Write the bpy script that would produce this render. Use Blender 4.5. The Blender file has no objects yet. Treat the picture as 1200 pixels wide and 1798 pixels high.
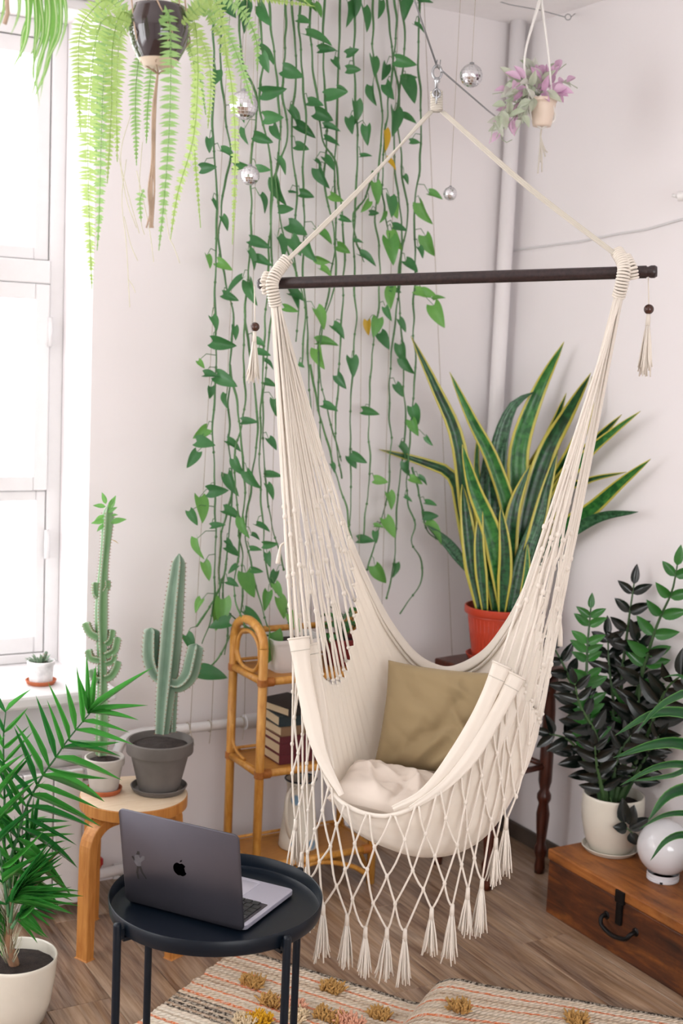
import bpy, math, random
from mathutils import Vector, Matrix, noise

# ------------------------------------------------------------------ camera, world, light
SC = bpy.context.scene
F, CX, CY = 2250.0, 600.0, 899.0          # focal length in pixels of the 1200x1798 frame
CAM = Vector((0, 0, 1.65))
_y, _p, _r = math.radians(30), math.radians(7.0), math.radians(2.5)
_f0 = Vector((math.sin(_y), math.cos(_y), 0)); _r0 = Vector((math.cos(_y), -math.sin(_y), 0))
DIR = _f0 * math.cos(_p) + Vector((0, 0, -math.sin(_p)))
_u0 = _r0.cross(DIR)
RGT = _r0 * math.cos(_r) + _u0 * math.sin(_r)
UPV = -_r0 * math.sin(_r) + _u0 * math.cos(_r)
cam = bpy.data.cameras.new('camera'); camo = bpy.data.objects.new('camera', cam)
SC.collection.objects.link(camo)
m = Matrix((RGT, UPV, -DIR)).transposed().to_4x4(); m.translation = CAM
camo.matrix_world = m
cam.sensor_fit = 'VERTICAL'; cam.sensor_height = 36.0; cam.lens = F / 1798 * 36
cam.clip_start = 0.05
cam.dof.use_dof = True; cam.dof.focus_distance = 2.85; cam.dof.aperture_fstop = 4.0
SC.camera = camo
SC.cycles.adaptive_threshold = 0.025
SC.view_settings.view_transform = 'Standard'; SC.view_settings.look = 'None'
SC.view_settings.gamma = 1.0; SC.view_settings.use_curve_mapping = False
SC.view_settings.exposure = 0.56
W = bpy.data.worlds.new('overcast_sky'); SC.world = W; W.use_nodes = True
bg = W.node_tree.nodes['Background']
bg.inputs['Color'].default_value = (0.985, 0.99, 1.0, 1); bg.inputs['Strength'].default_value = 4.6

YA, XB, ZC = 3.64, 2.73, 2.78             # back wall, right wall, ceiling
XL, YF = -2.1, -1.6                       # left wall, wall behind the camera

def portal(loc, rot, sx, sy):
    l = bpy.data.lights.new('window_portal', 'AREA'); l.shape = 'RECTANGLE'; l.size = sx; l.size_y = sy
    l.cycles.is_portal = True
    o = bpy.data.objects.new('window_portal', l); SC.collection.objects.link(o)
    o.location = loc; o.rotation_euler = rot
portal((0.55, YA + 0.30, 1.6), (-math.pi / 2, 0, 0), 1.4, 2.0)
portal((XL - 0.05, 2.35, 1.80), (0, -math.pi / 2, 0), 1.8, 1.5)
portal((-1.1, YA + 0.30, 1.62), (-math.pi / 2, 0, 0), 1.5, 1.96)

portal((0.8, YF - 0.05, 1.6), (math.pi / 2, 0, 0), 2.2, 1.6)  # portal of the added, unseen opening behind the camera that gives frontal fill
def ray(x, y): return DIR + RGT * ((x - CX) / F) - UPV * ((y - CY) / F)
def P(x, y, d): return CAM + ray(x, y) * d
def onz(x, y, z): v = ray(x, y); return CAM + v * ((z - CAM.z) / v.z)
def ony(x, y, Y): v = ray(x, y); return CAM + v * (Y / v.y)
def onx(x, y, X): v = ray(x, y); return CAM + v * (X / v.x)
def PW(x, y, d):
    p = P(x, y, d)
    while p.x > XB - 0.06 or p.y > YA - 0.05: d -= 0.02; p = P(x, y, d)
    return p
def px2m(n, d): return n * d / F
rnd = random.Random(7)

# ------------------------------------------------------------------ materials
def lin(c):
    if isinstance(c, str):
        c = [int(c[i:i + 2], 16) / 255 for i in (0, 2, 4)]
        c = [x / 12.92 if x <= 0.04045 else ((x + 0.055) / 1.055) ** 2.4 for x in c]
    return (c[0], c[1], c[2], 1)
class NT:
    def __init__(s, name):
        s.m = bpy.data.materials.new(name); s.m.use_nodes = True
        s.t = s.m.node_tree; s.n = s.t.nodes; s.b = s.n['Principled BSDF']; s.out = s.n['Material Output']
    def new(s, t, **kw):
        n = s.n.new(t)
        for k, v in kw.items(): setattr(n, k, v)
        return n
    def link(s, a, b): s.t.links.new(a, b)
    def coords(s, kind='Object', scale=(1, 1, 1), rand=False):
        tc = s.new('ShaderNodeTexCoord'); mp = s.new('ShaderNodeMapping')
        if kind == 'World':
            g = s.new('ShaderNodeNewGeometry'); src = g.outputs['Position']
        else: src = tc.outputs[kind]
        if rand:
            oi = s.new('ShaderNodeObjectInfo'); mu = s.new('ShaderNodeMath', operation='MULTIPLY'); mu.inputs[1].default_value = 37.0
            s.link(oi.outputs['Random'], mu.inputs[0])
            va = s.new('ShaderNodeVectorMath', operation='ADD'); s.link(src, va.inputs[0]); s.link(mu.outputs[0], va.inputs[1]); src = va.outputs[0]
        s.link(src, mp.inputs['Vector']); mp.inputs['Scale'].default_value = scale
        return mp.outputs['Vector']
    def noise(s, vec, scale, detail=4, rough=0.55, dist=0):
        n = s.new('ShaderNodeTexNoise'); n.inputs['Scale'].default_value = scale; n.inputs['Detail'].default_value = detail
        n.inputs['Roughness'].default_value = rough; n.inputs['Distortion'].default_value = dist
        s.link(vec, n.inputs['Vector']); return n.outputs['Fac']
    def ramp(s, fac, stops, interp='LINEAR'):
        r = s.new('ShaderNodeValToRGB'); r.color_ramp.interpolation = interp
        e = r.color_ramp.elements
        while len(e) < len(stops): e.new(0.5)
        for i, (p, c) in enumerate(stops): e[i].position = p; e[i].color = lin(c)
        s.link(fac, r.inputs['Fac']); return r.outputs['Color']
    def mix(s, fac, a, b, mode='MIX'):
        x = s.new('ShaderNodeMix', data_type='RGBA', blend_type=mode)
        for i, v in ((0, fac), (6, a), (7, b)):
            if hasattr(v, 'is_linked'): s.link(v, x.inputs[i])
            elif i == 0: x.inputs[0].default_value = v
            else: x.inputs[i].default_value = lin(v)
        return x.outputs[2]
    def math(s, op, a, b=None):
        x = s.new('ShaderNodeMath', operation=op)
        for i, v in ((0, a), (1, b)):
            if v is None: continue
            if hasattr(v, 'is_linked'): s.link(v, x.inputs[i])
            else: x.inputs[i].default_value = v
        return x.outputs[0]
    def bump(s, h, strength=0.3, dist=0.002):
        b = s.new('ShaderNodeBump'); b.inputs['Strength'].default_value = strength; b.inputs['Distance'].default_value = dist
        s.link(h, b.inputs['Height']); s.link(b.outputs['Normal'], s.b.inputs['Normal'])
    def base(s, c):
        if hasattr(c, 'is_linked'): s.link(c, s.b.inputs['Base Color'])
        else: s.b.inputs['Base Color'].default_value = lin(c)
    def set(s, **kw):
        for k, v in kw.items(): s.b.inputs[k.replace('_', ' ')].default_value = v
    def translucent(s, color, fac=0.35):
        t = s.new('ShaderNodeBsdfTranslucent'); mx = s.new('ShaderNodeMixShader'); mx.inputs[0].default_value = fac
        if hasattr(color, 'is_linked'): s.link(color, t.inputs['Color'])
        else: t.inputs['Color'].default_value = lin(color)
        s.link(s.b.outputs[0], mx.inputs[1]); s.link(t.outputs[0], mx.inputs[2]); s.link(mx.outputs[0], s.out.inputs['Surface'])
def simple(name, c, rough=0.5, metal=0.0, var=0.08, scale=20, bump=0.0, bdist=0.001, coat=0.0, spec=0.5):
    t = NT(name); v = t.coords('Object'); n = t.noise(v, scale)
    c1 = lin(c)[:3]
    t.base(t.ramp(n, [(0.3, [x * (1 - var) for x in c1]), (0.7, [min(1, x * (1 + var)) for x in c1])]))
    t.set(Roughness=rough, Metallic=metal); t.b.inputs['Coat Weight'].default_value = coat
    t.b.inputs['Specular IOR Level'].default_value = spec
    if bump: t.bump(t.noise(v, scale * 4), bump, bdist)
    return t.m
M = {}
def wall_mat():
    t = NT('painted_plaster'); v = t.coords('World')
    t.base(t.ramp(t.noise(v, 1.2, 3), [(0.3, 'E9E4E4'), (0.7, 'EDE8E9')])); t.set(Roughness=0.75)
    t.bump(t.noise(v, 25, 5), 0.12, 0.004); return t.m
M['wall'] = wall_mat()
M['ceil'] = simple('ceiling_paint', 'FAF7F8', 0.8, var=0.02)
M['white_paint'] = simple('white_gloss_paint', 'DAD8D8', 0.35, var=0.02, bump=0.1)
M['gap'] = simple('dark_gap', '6E6A68', 0.8)
def plank_mat():
    t = NT('grey_brown_oak_plank'); v = t.coords('World', (9, 0.9, 9), rand=True); v2 = t.coords('World', (60, 2.5, 60), rand=True)
    a = t.ramp(t.noise(v, 1.0, 6, 0.6, 1.2), [(0.3, '4C321E'), (0.42, '826044'), (0.55, 'AA8866'), (0.72, 'CCB298')])
    rg = t.math('SINE', t.math('MULTIPLY', t.noise(t.coords('World', (5, 0.5, 5), rand=True), 1.0, 2, 0.45, 0.5), 85.0))
    a = t.mix(t.math('MULTIPLY', t.ramp(t.math('ADD', t.math('MULTIPLY', rg, 0.5), 0.5), [(0.45, (0, 0, 0)), (0.95, (1, 1, 1))]), 0.38), a, '4A3224')
    g = t.ramp(t.noise(v2, 2.0, 5, 0.65, 0.4), [(0.38, '4A3428'), (0.6, 'CDBCAC')])
    oi = t.new('ShaderNodeObjectInfo')
    c = t.mix(0.3, a, g); c = t.mix(t.math('MULTIPLY', oi.outputs['Random'], 0.28), c, '5A4334')
    t.base(c); t.set(Roughness=0.31); t.bump(t.noise(v2, 2.0, 4), 0.15, 0.0006); return t.m
M['plank'] = plank_mat()
def wood(name, c1, c2, scale=(4, 4, 40), rough=0.4, axis=None):
    t = NT(name); v = t.coords('Object', scale)
    t.base(t.ramp(t.noise(v, 3.0, 5, 0.6, 0.6), [(0.3, c1), (0.7, c2)])); t.set(Roughness=rough); t.bump(t.noise(v, 6), 0.1, 0.0006); return t.m
M['birch_leg'] = wood('amber_birch', 'A8682C', 'C98C48', (30, 30, 3), 0.38)
M['birch_top'] = wood('pale_birch', 'D6BD9E', 'E2CFB6', (4, 30, 30), 0.45)
M['rattan'] = wood('honey_rattan', 'B97A2C', 'D8A04E', (25, 25, 6), 0.35)
M['rattan_bind'] = wood('rattan_binding', '9C5B22', 'B8752F', (60, 60, 60), 0.45)
M['cane'] = wood('woven_cane', 'A56B2A', 'BE8743', (8, 90, 8), 0.5)
M['mahogany'] = wood('dark_mahogany', '2E120A', '5A2716', (20, 20, 4), 0.3)
M['bar'] = wood('black_brown_wood', '1B1618', '3A2A2A', (40, 40, 40), 0.28)
M['bead'] = wood('brown_bead', '2E1A14', '4B2B20', (30, 30, 30), 0.25)
def chest_mat(nm, cs):
    t = NT('worn_chest_wood'); v = t.coords('World', (14, 2, 14)); v2 = t.coords('World')
    a = t.ramp(t.noise(v, 2.2, 6, 0.65, 0.7), [(0.3, cs[0]), (0.5, cs[1]), (0.75, cs[2])])
    w = t.ramp(t.noise(v2, 7, 6, 0.7), [(0.45, (0, 0, 0)), (0.7, (1, 1, 1))])
    t.base(t.mix(t.math('MULTIPLY', w, 0.45 if nm else 0.6), a, '2A170E')); t.set(Roughness=0.5); t.bump(t.noise(v, 5), 0.3, 0.001); return t.m
M['chest'] = chest_mat(0, ['2C150A', '5E3014', '9A5A22']); M['chest_lid'] = chest_mat(1, ['6A3A18', '9C5C28', 'B8783A'])
M['iron'] = simple('black_iron', '1A1717', 0.4, 0.6, bump=0.2)
M['black_steel'] = simple('blue_black_steel', '08111B', 0.36, 0.0, var=0.05, scale=60, spec=0.25)
M['lap'] = simple('space_grey_aluminium', '5A5860', 0.42, 0.85, var=0.02)
M['lap_in'] = simple('grey_aluminium_deck', 'B4B2C0', 0.45, 0.3, var=0.01)
M['pad'] = simple('trackpad', 'BDBBC8', 0.3, 0.2, var=0.01)
M['key'] = simple('black_key', '15161A', 0.5)
M['logo'] = simple('mirror_black', '0B0B0E', 0.08, 0.9)
M['sticker'] = simple('sticker_dark', '1B1A1C', 0.5, var=0.2, scale=80)
M['sticker2'] = simple('sticker_grey', '565458', 0.5, var=0.2, scale=80)
M['steel'] = simple('galvanised_steel', 'A9ABAE', 0.3, 0.9)
M['cable'] = simple('steel_cable', '8C8D8E', 0.45, 0.5)
def cotton(name, c, sc=900, tr=0.12):
    t = NT(name); v = t.coords('Object'); c1 = lin(c)[:3]
    n = t.noise(v, 6, 4); f = t.noise(t.coords('Object', (1, 1, 0.25)), sc, 2)
    t.base(t.ramp(n, [(0.3, [x * 0.95 for x in c1]), (0.7, c1)])); t.set(Roughness=0.9)
    t.b.inputs['Sheen Weight'].default_value = 0.15; t.b.inputs['Specular IOR Level'].default_value = 0.15
    t.bump(f, 0.25, 0.0006); t.translucent(c, tr); return t.m
M['cloth'] = cotton('unbleached_cotton', 'F3EBE0', tr=0.32)
M['rope'] = cotton('cotton_rope', 'E8DFD3', 400)
M['rope_dim'] = cotton('cotton_cord', 'CFC8BC', 400)
M['tan'] = cotton('tan_linen', 'AA9672'); M['beige'] = cotton('beige_linen', 'EADDD0')
M['string'] = simple('jute_string', 'A89B86', 0.9)
M['white_rope'] = cotton('white_cord', 'F2EFEA', 300)
M['soil'] = simple('potting_soil', '2E2420', 0.95, var=0.5, scale=60, bump=1.0, bdist=0.004)
M['red_pot'] = simple('red_plastic', 'B23A22', 0.35, var=0.05)
M['terra'] = simple('terracotta', 'B5623C', 0.8, var=0.12)
M['grey_clay'] = simple('grey_clay', '67615D', 0.85, var=0.18, scale=9, bump=0.2)
M['pale_clay'] = simple('pale_grey_clay', 'B9B1AA', 0.75, var=0.08, scale=9)
M['cream'] = simple('cream_glaze', 'DCD6C8', 0.25, var=0.02, coat=0.3)
M['white_pot'] = simple('white_plastic', 'E6E3E1', 0.35, var=0.02)
M['opal'] = simple('opal_glass', 'E4E4E8', 0.08, var=0.01, coat=0.5)
M['dark_glaze'] = simple('dark_brown_glaze', '2C2024', 0.12, var=0.2, scale=5, coat=0.8)
M['jar'] = simple('speckled_white', 'E2DFE0', 0.4, var=0.25, scale=30)
M['red'] = simple('red_plastic_valve', 'A01E22', 0.4)
M['pink_pot'] = simple('pinkish_ceramic', 'DCC9B8', 0.45, var=0.03)
def leaf(name, c1, c2, rough=0.35, tr=0.3, edge=None, sc=4, tcol=None):
    t = NT(name); v = t.coords('Object'); n = t.noise(v, sc, 3); oi = t.new('ShaderNodeObjectInfo')
    c = t.mix(t.math('MULTIPLY', t.math('ADD', n, oi.outputs['Random']), 0.5), c1, c2)
    t.base(c); t.set(Roughness=rough)
    t.translucent(tcol or c2, tr); return t.m
M['pothos'] = leaf('pothos_leaf', '235834', '4E8C4E', 0.35, 0.25)
M['pothos_light'] = leaf('pothos_leaf_light', '3C8040', '7DB658', 0.35, 0.3)
M['pothos_yellow'] = leaf('pothos_leaf_yellow', 'B8901C', 'D9B32C', 0.4, 0.35)
M['vine'] = leaf('vine_stem', '3C6A3E', '5C8A50', 0.5, 0.05, sc=20)
M['fern'] = leaf('fern_pinna', '8CAC56', 'B9D080', 0.5, 0.42, tcol='C0D88E')
M['fern2'] = leaf('fern_pinna_deep', '6E9C54', 'A2C87A', 0.5, 0.42, tcol='AED090')
M['palm'] = leaf('palm_leaflet', '2A8438', '62B854', 0.3, 0.3)
M['palm2'] = leaf('palm_leaflet_deep', '1C6234', '449A4A', 0.25, 0.25)
M['palm_stem'] = leaf('palm_rachis', '2A5A34', '5C8A5C', 0.5, 0.0)
M['zz'] = leaf('zz_dark_leaf', '070E0B', '121C16', 0.2, 0.05)
M['zzg'] = leaf('zz_green_leaf', '1E5426', '3F7F34', 0.22, 0.2)
M['zz_stem'] = leaf('zz_stem', '27442A', '4B6A3A', 0.4, 0.0)
M['trad'] = leaf('tradescantia_green', '8CA880', 'D4D6C6', 0.4, 0.3)
M['tradp'] = leaf('tradescantia_pink', 'C890B8', 'E4C8DC', 0.4, 0.35)
M['tradw'] = leaf('tradescantia_pale', 'E4DADC', 'B8C6AC', 0.4, 0.3)
M['succ'] = leaf('succulent_green', '5E7C62', '8FA88A', 0.5, 0.1)
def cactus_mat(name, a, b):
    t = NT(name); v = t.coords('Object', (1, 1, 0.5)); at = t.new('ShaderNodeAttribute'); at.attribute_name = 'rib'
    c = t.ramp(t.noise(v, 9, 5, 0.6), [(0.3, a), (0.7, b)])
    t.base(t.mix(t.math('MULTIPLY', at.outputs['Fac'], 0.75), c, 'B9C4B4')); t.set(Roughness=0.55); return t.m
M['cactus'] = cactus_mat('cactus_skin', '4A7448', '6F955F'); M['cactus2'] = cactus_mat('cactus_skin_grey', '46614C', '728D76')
M['cork'] = simple('corky_stem', '9A7458', 0.9, var=0.2)
def banded(name, center, center2, margin, m0=0.30, m1=0.36, bandscale=28, tr=0.15, rough=0.3, mid=None):
    t = NT(name); uv = t.new('ShaderNodeUVMap'); sx = t.new('ShaderNodeSeparateXYZ'); t.link(uv.outputs[0], sx.inputs[0])
    mp = t.new('ShaderNodeMapping'); mp.inputs['Scale'].default_value = (bandscale, 2.5, 1); t.link(uv.outputs[0], mp.inputs[0])
    c = t.ramp(t.noise(mp.outputs[0], 1.0, 3, 0.6, 0.5), [(0.38, center), (0.62, center2)])
    d = t.math('ABSOLUTE', t.math('SUBTRACT', sx.outputs[1], 0.5))
    f = t.ramp(d, [(m0, (0, 0, 0)), (m1, (1, 1, 1))])
    c = t.mix(f, c, margin)
    if mid:
        g = t.ramp(d, [(0.07, (1, 1, 1)), (0.13, (0, 0, 0))]); c = t.mix(g, c, mid)
    t.base(c); t.set(Roughness=rough); t.translucent(c, tr); return t.m
M['snake'] = banded('snake_leaf', '12361F', '2A6236', 'C6BC52', 0.33, 0.37)
M['snake_l'] = banded('snake_leaf_light', '1E5A2A', '43883F', 'CCC258', 0.36, 0.40)
M['snake_d'] = banded('snake_leaf_plain', '174028', '477852', '2A5A38', 0.40, 0.46, 40)
M['spider'] = banded('spider_leaf', '6EA648', '86B85C', '7AAE54', 0.3, 0.4, 4, 0.35, 0.4, 'DCE8BE')
M['drac'] = banded('arching_leaf', '174A26', '2C6A34', '6FA858', 0.40, 0.45, 4, 0.2, 0.28)
M['cork_rope'] = simple('brown_twine', 'B09884', 0.9, var=0.2)
M['pale_root'] = simple('pale_runner', 'C8C4A8', 0.7)
M['paper'] = simple('aged_paper', 'CDB896', 0.8, var=0.08, scale=8)
M['burg'] = simple('burgundy_cloth', '5E1A26', 0.55, var=0.08)
M['book_dark'] = simple('charcoal_cloth', '2B2624', 0.55)
M['book_teal'] = simple('dark_teal_cloth', '22343A', 0.55)
M['book_tan'] = simple('brown_board', '8A6E52', 0.6)
M['enamel_navy'] = simple('navy_enamel', '1A2A3A', 0.3)
def pitcher_mat():
    t = NT('painted_enamel'); v = t.coords('Object')
    vo = t.new('ShaderNodeTexVoronoi'); vo.inputs['Scale'].default_value = 17; t.link(v, vo.inputs['Vector'])
    f = t.ramp(vo.outputs['Distance'], [(0.22, (1, 1, 1)), (0.32, (0, 0, 0))]); n = t.ramp(t.noise(v, 14), [(0.44, (0, 0, 0)), (0.5, (1, 1, 1))])
    t.base(t.mix(t.math('MULTIPLY', f, n), 'E2DDCF', '7FA2BC')); t.set(Roughness=0.3); return t.m
M['pitcher'] = pitcher_mat()
def mirror_mat():
    t = NT('mirror_tiles'); t.base('DADADE'); t.set(Metallic=1.0, Roughness=0.12); return t.m
M['mirror'] = mirror_mat()
def glass_mat():
    t = NT('window_glass'); tr = t.new('ShaderNodeBsdfTransparent'); gl = t.new('ShaderNodeBsdfGlossy'); gl.inputs['Roughness'].default_value = 0.02
    mx = t.new('ShaderNodeMixShader'); mx.inputs[0].default_value = 0.05
    t.link(tr.outputs[0], mx.inputs[1]); t.link(gl.outputs[0], mx.inputs[2]); t.link(mx.outputs[0], t.out.inputs['Surface']); return t.m
M['glass'] = glass_mat()

# ------------------------------------------------------------------ mesh helpers
COL = SC.collection
def Wl(o):
    v = Vector((0, 0, 0))
    while o is not None: v += o.location; o = o.parent
    return v
class MB:
    def __init__(s): s.v = []; s.f = []; s.uv = None; s.mi = None
    def face(s, *ix): s.f.append(tuple(ix))
    def box(s, a, b, rot=None, c=None):
        k = len(s.v); pts = [Vector((x, y, z)) for z in (a[2], b[2]) for y in (a[1], b[1]) for x in (a[0], b[0])]
        if rot is not None: pts = [c + rot @ (p - c) for p in pts]
        s.v += pts
        for q in ((0, 2, 3, 1), (4, 5, 7, 6), (0, 1, 5, 4), (2, 6, 7, 3), (0, 4, 6, 2), (1, 3, 7, 5)): s.f.append(tuple(k + i for i in q))
        return s
    def obox(s, c, ex, ey, ez):
        """box from centre and three half-extent vectors"""
        k = len(s.v); s.v += [c + ex * i + ey * j + ez * l for l in (-1, 1) for j in (-1, 1) for i in (-1, 1)]
        fl = ex.cross(ey).dot(ez) < 0
        for q in ((0, 2, 3, 1), (4, 5, 7, 6), (0, 1, 5, 4), (2, 6, 7, 3), (0, 4, 6, 2), (1, 3, 7, 5)):
            q = tuple(k + i for i in q); s.f.append(q[::-1] if fl else q)
        return s
    def tube(s, pts, r, n=6, cap=True):
        pts = [Vector(p) for p in pts]; L = len(pts)
        rs = r if isinstance(r, (list, tuple)) else [r] * L
        k = len(s.v); t = (pts[1] - pts[0]).normalized()
        u = t.orthogonal().normalized()
        for i in range(L):
            tn = (pts[min(i + 1, L - 1)] - pts[max(i - 1, 0)])
            tn = tn.normalized() if tn.length > 1e-9 else t
            u = (u - tn * u.dot(tn)); u = u.normalized() if u.length > 1e-6 else tn.orthogonal().normalized()
            w = tn.cross(u); t = tn
            for j in range(n):
                a = 2 * math.pi * j / n; s.v.append(pts[i] + (u * math.cos(a) + w * math.sin(a)) * rs[i])
        for i in range(L - 1):
            for j in range(n):
                a = k + i * n + j; b = k + i * n + (j + 1) % n; s.f.append((a, b, b + n, a + n))
        if cap:
            s.f.append(tuple(k + j for j in range(n))[::-1]); s.f.append(tuple(k + (L - 1) * n + j for j in range(n)))
        return s
    def lathe(s, prof, c=(0, 0, 0), n=40, ax=None, closed=False):
        """profile of (r, z) turned around a vertical axis through c"""
        c = Vector(c); k = len(s.v); L = len(prof)
        X, Y, Z = (Vector((1, 0, 0)), Vector((0, 1, 0)), Vector((0, 0, 1))) if ax is None else ax
        for r, z in prof:
            for j in range(n):
                a = 2 * math.pi * j / n; s.v.append(c + X * (r * math.cos(a)) + Y * (r * math.sin(a)) + Z * z)
        for i in range(L - 1):
            for j in range(n):
                a = k + i * n + j; b = k + i * n + (j + 1) % n; s.f.append((a, b, b + n, a + n))
        if closed:
            s.f.append(tuple(k + j for j in range(n))[::-1]); s.f.append(tuple(k + (L - 1) * n + j for j in range(n)))
        return s
    def ball(s, c, r, nu=8, nv=6, sc=(1, 1, 1)):
        c = Vector(c); prof = [(max(1e-5, math.sin(math.pi * i / nv)), -math.cos(math.pi * i / nv)) for i in range(nv + 1)]
        k = len(s.v); s.lathe(prof, (0, 0, 0), nu)
        for i in range(k, len(s.v)): q = s.v[i]; s.v[i] = c + Vector((q.x * r * sc[0], q.y * r * sc[1], q.z * r * sc[2]))
        return s
    def grid(s, rows, uv=True, closed_u=False):
        """rows of equal length point lists"""
        k = len(s.v); nr = len(rows); nc = len(rows[0])
        for r in rows: s.v += [Vector(p) for p in r]
        for i in range(nr - 1):
            for j in range(nc if closed_u else nc - 1):
                a = k + i * nc + j; b = k + i * nc + (j + 1) % nc; s.f.append((a, b, b + nc, a + nc))
        return s
    def build(s, name, mat, parent=None, smooth=True, bevel=0, world=True, solid=0, subd=0, uvs=None, autosm=None):
        me = bpy.data.meshes.new(name); off = Wl(parent) if (parent and world) else Vector((0, 0, 0))
        org = Vector((0, 0, 0))
        if parent is None and world:
            mn = Vector([min(p[i] for p in s.v) for i in range(3)]); mx = Vector([max(p[i] for p in s.v) for i in range(3)])
            org = Vector(((mn.x + mx.x) / 2, (mn.y + mx.y) / 2, mn.z)); off = org
        me.from_pydata([tuple(Vector(p) - off) for p in s.v], [], s.f)
        if uvs:
            l = me.uv_layers.new(name='UVMap')
            for lp in me.loops: l.data[lp.index].uv = uvs[lp.vertex_index]
        if smooth: me.polygons.foreach_set('use_smooth', [True] * len(me.polygons))
        if isinstance(mat, str): mat = M[mat]
        me.materials.append(mat); me.update()
        if smooth and autosm: me.set_sharp_from_angle(angle=math.radians(autosm))
        o = bpy.data.objects.new(name, me); COL.objects.link(o); o.location = org
        if parent: o.parent = parent
        if bevel:
            b = o.modifiers.new('bevel', 'BEVEL'); b.width = bevel; b.segments = 2; b.limit_method = 'ANGLE'
        if solid:
            b = o.modifiers.new('solid', 'SOLIDIFY'); b.thickness = solid; b.offset = 0
        if subd:
            b = o.modifiers.new('sub', 'SUBSURF'); b.levels = subd; b.render_levels = subd
        return o
def tag(o, label, cat, group=None):
    o['label'] = label; o['category'] = cat
    if group: o['group'] = group
    return o
def thing(name, loc, label, cat, group=None):
    o = bpy.data.objects.new(name, None); COL.objects.link(o); o.location = loc; o.empty_display_size = 0.05
    return tag(o, label, cat, group)
def struct(o): o['kind'] = 'structure'; return o
def crom(pts, n):
    """Catmull-Rom through pts, n samples"""
    pts = [Vector(p) for p in pts]; L = len(pts); out = []
    for i in range(n):
        t = i / (n - 1) * (L - 1); k = min(int(t), L - 2); f = t - k
        p0 = pts[k - 1] if k > 0 else pts[0] * 2 - pts[1]; p1 = pts[k]; p2 = pts[k + 1]; p3 = pts[k + 2] if k + 2 < L else pts[L - 1] * 2 - pts[L - 2]
        out.append(0.5 * ((2 * p1) + (p2 - p0) * f + (2 * p0 - 5 * p1 + 4 * p2 - p3) * f * f + (3 * p1 - p0 - 3 * p2 + p3) * f ** 3))
    return out
def resample(pts, n):
    pts = crom(pts, len(pts) * 12); d = [0]
    for a, b in zip(pts, pts[1:]): d.append(d[-1] + (b - a).length)
    out = []; k = 0
    for i in range(n):
        t = d[-1] * i / (n - 1)
        while k < len(d) - 2 and d[k + 1] < t: k += 1
        f = (t - d[k]) / max(1e-9, d[k + 1] - d[k]); out.append(pts[k].lerp(pts[k + 1], min(1, max(0, f))))
    return out
def rm(ex, ey):
    """rotation matrix whose x axis is ex and whose z is near ex x ey"""
    ex = ex.normalized(); ez = ex.cross(ey)
    ez = ez.normalized() if ez.length > 1e-6 else ex.orthogonal().normalized()
    ey = ez.cross(ex); return Matrix((ex, ey, ez)).transposed()
def inst(name, me, parent, base, d, n, ln, wd):
    """a shared leaf mesh (unit length along x, unit width along y) placed at base, pointing along d, facing n"""
    o = bpy.data.objects.new(name, me); COL.objects.link(o)
    d = d.normalized(); y = n.cross(d)
    if y.length < 1e-4: y = d.orthogonal()
    R = rm(d, y).to_4x4(); S = Matrix.Diagonal((ln, wd, ln, 1))
    m = Matrix.Translation(base - Wl(parent)) @ R @ S
    loc, q, sc = m.decompose(); o.location = loc; o.rotation_mode = 'QUATERNION'; o.rotation_quaternion = q; o.scale = sc
    o.parent = parent; return o
def leafmesh(name, mat, prof, n=8, fold=0.15, droop=0.2, lobe=0.0, m=2, wave=0.0):
    """unit leaf: prof(u) is the half width; fold along the midrib, tip drooping"""
    v = []; f = []; uv = []
    for i in range(n + 1):
        u = i / n; w = prof(u)
        for j in range(-m, m + 1):
            b = j / m; x = u - lobe * abs(b) * (1 - u) ** 2 * (0.5 + 0.5 * abs(b))
            v.append((x, b * w, fold * abs(b) * w * 2 - droop * u * u + wave * math.sin(u * 9 + 3 * b) * abs(b))); uv.append((u, 0.5 + b / 2))
    c = 2 * m + 1
    for i in range(n):
        for j in range(2 * m): a = i * c + j; f.append((a, a + 1, a + c + 1, a + c))
    me = bpy.data.meshes.new(name); me.from_pydata(v, [], f); l = me.uv_layers.new(name='UVMap')
    for lp in me.loops: l.data[lp.index].uv = uv[lp.vertex_index]
    me.polygons.foreach_set('use_smooth', [True] * len(me.polygons)); me.materials.append(M[mat]); me.update(); return me
def blade(name, mat, pts, wid, parent, side=None, n=16, prof=None, cup=0.12, twist=0.0, thick=0.0):
    """a long leaf along a 3-D curve"""
    c = resample(pts, n); rows = []; uv = []; prof = prof or (lambda u: min(1, 0.45 + 1.6 * u) * (1 - u ** 3.2) ** 0.8)
    for i, p in enumerate(c):
        u = i / (n - 1); t = (c[min(i + 1, n - 1)] - c[max(i - 1, 0)]).normalized()
        view = (CAM - p).normalized() if side is None else side
        s = t.cross(view); s = s.normalized() if s.length > 1e-5 else t.orthogonal()
        nn = s.cross(t); a = twist * (u - 0.4); s, nn = s * math.cos(a) + nn * math.sin(a), nn * math.cos(a) - s * math.sin(a)
        w = wid * 0.5 * max(0.004, prof(u)); rows.append([p + s * (b * w) + nn * (cup * w * (b * b * 2 - 1)) for b in (-1, -0.5, 0, 0.5, 1)]); uv += [(u, 0.5 + b / 2) for b in (-1, -0.5, 0, 0.5, 1)]
    o = MB().grid(rows).build(name, mat, parent, uvs=uv)
    if thick: mo = o.modifiers.new('solid', 'SOLIDIFY'); mo.thickness = thick; mo.offset = 0
    return o
def rr(a, b): return rnd.uniform(a, b)

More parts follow.
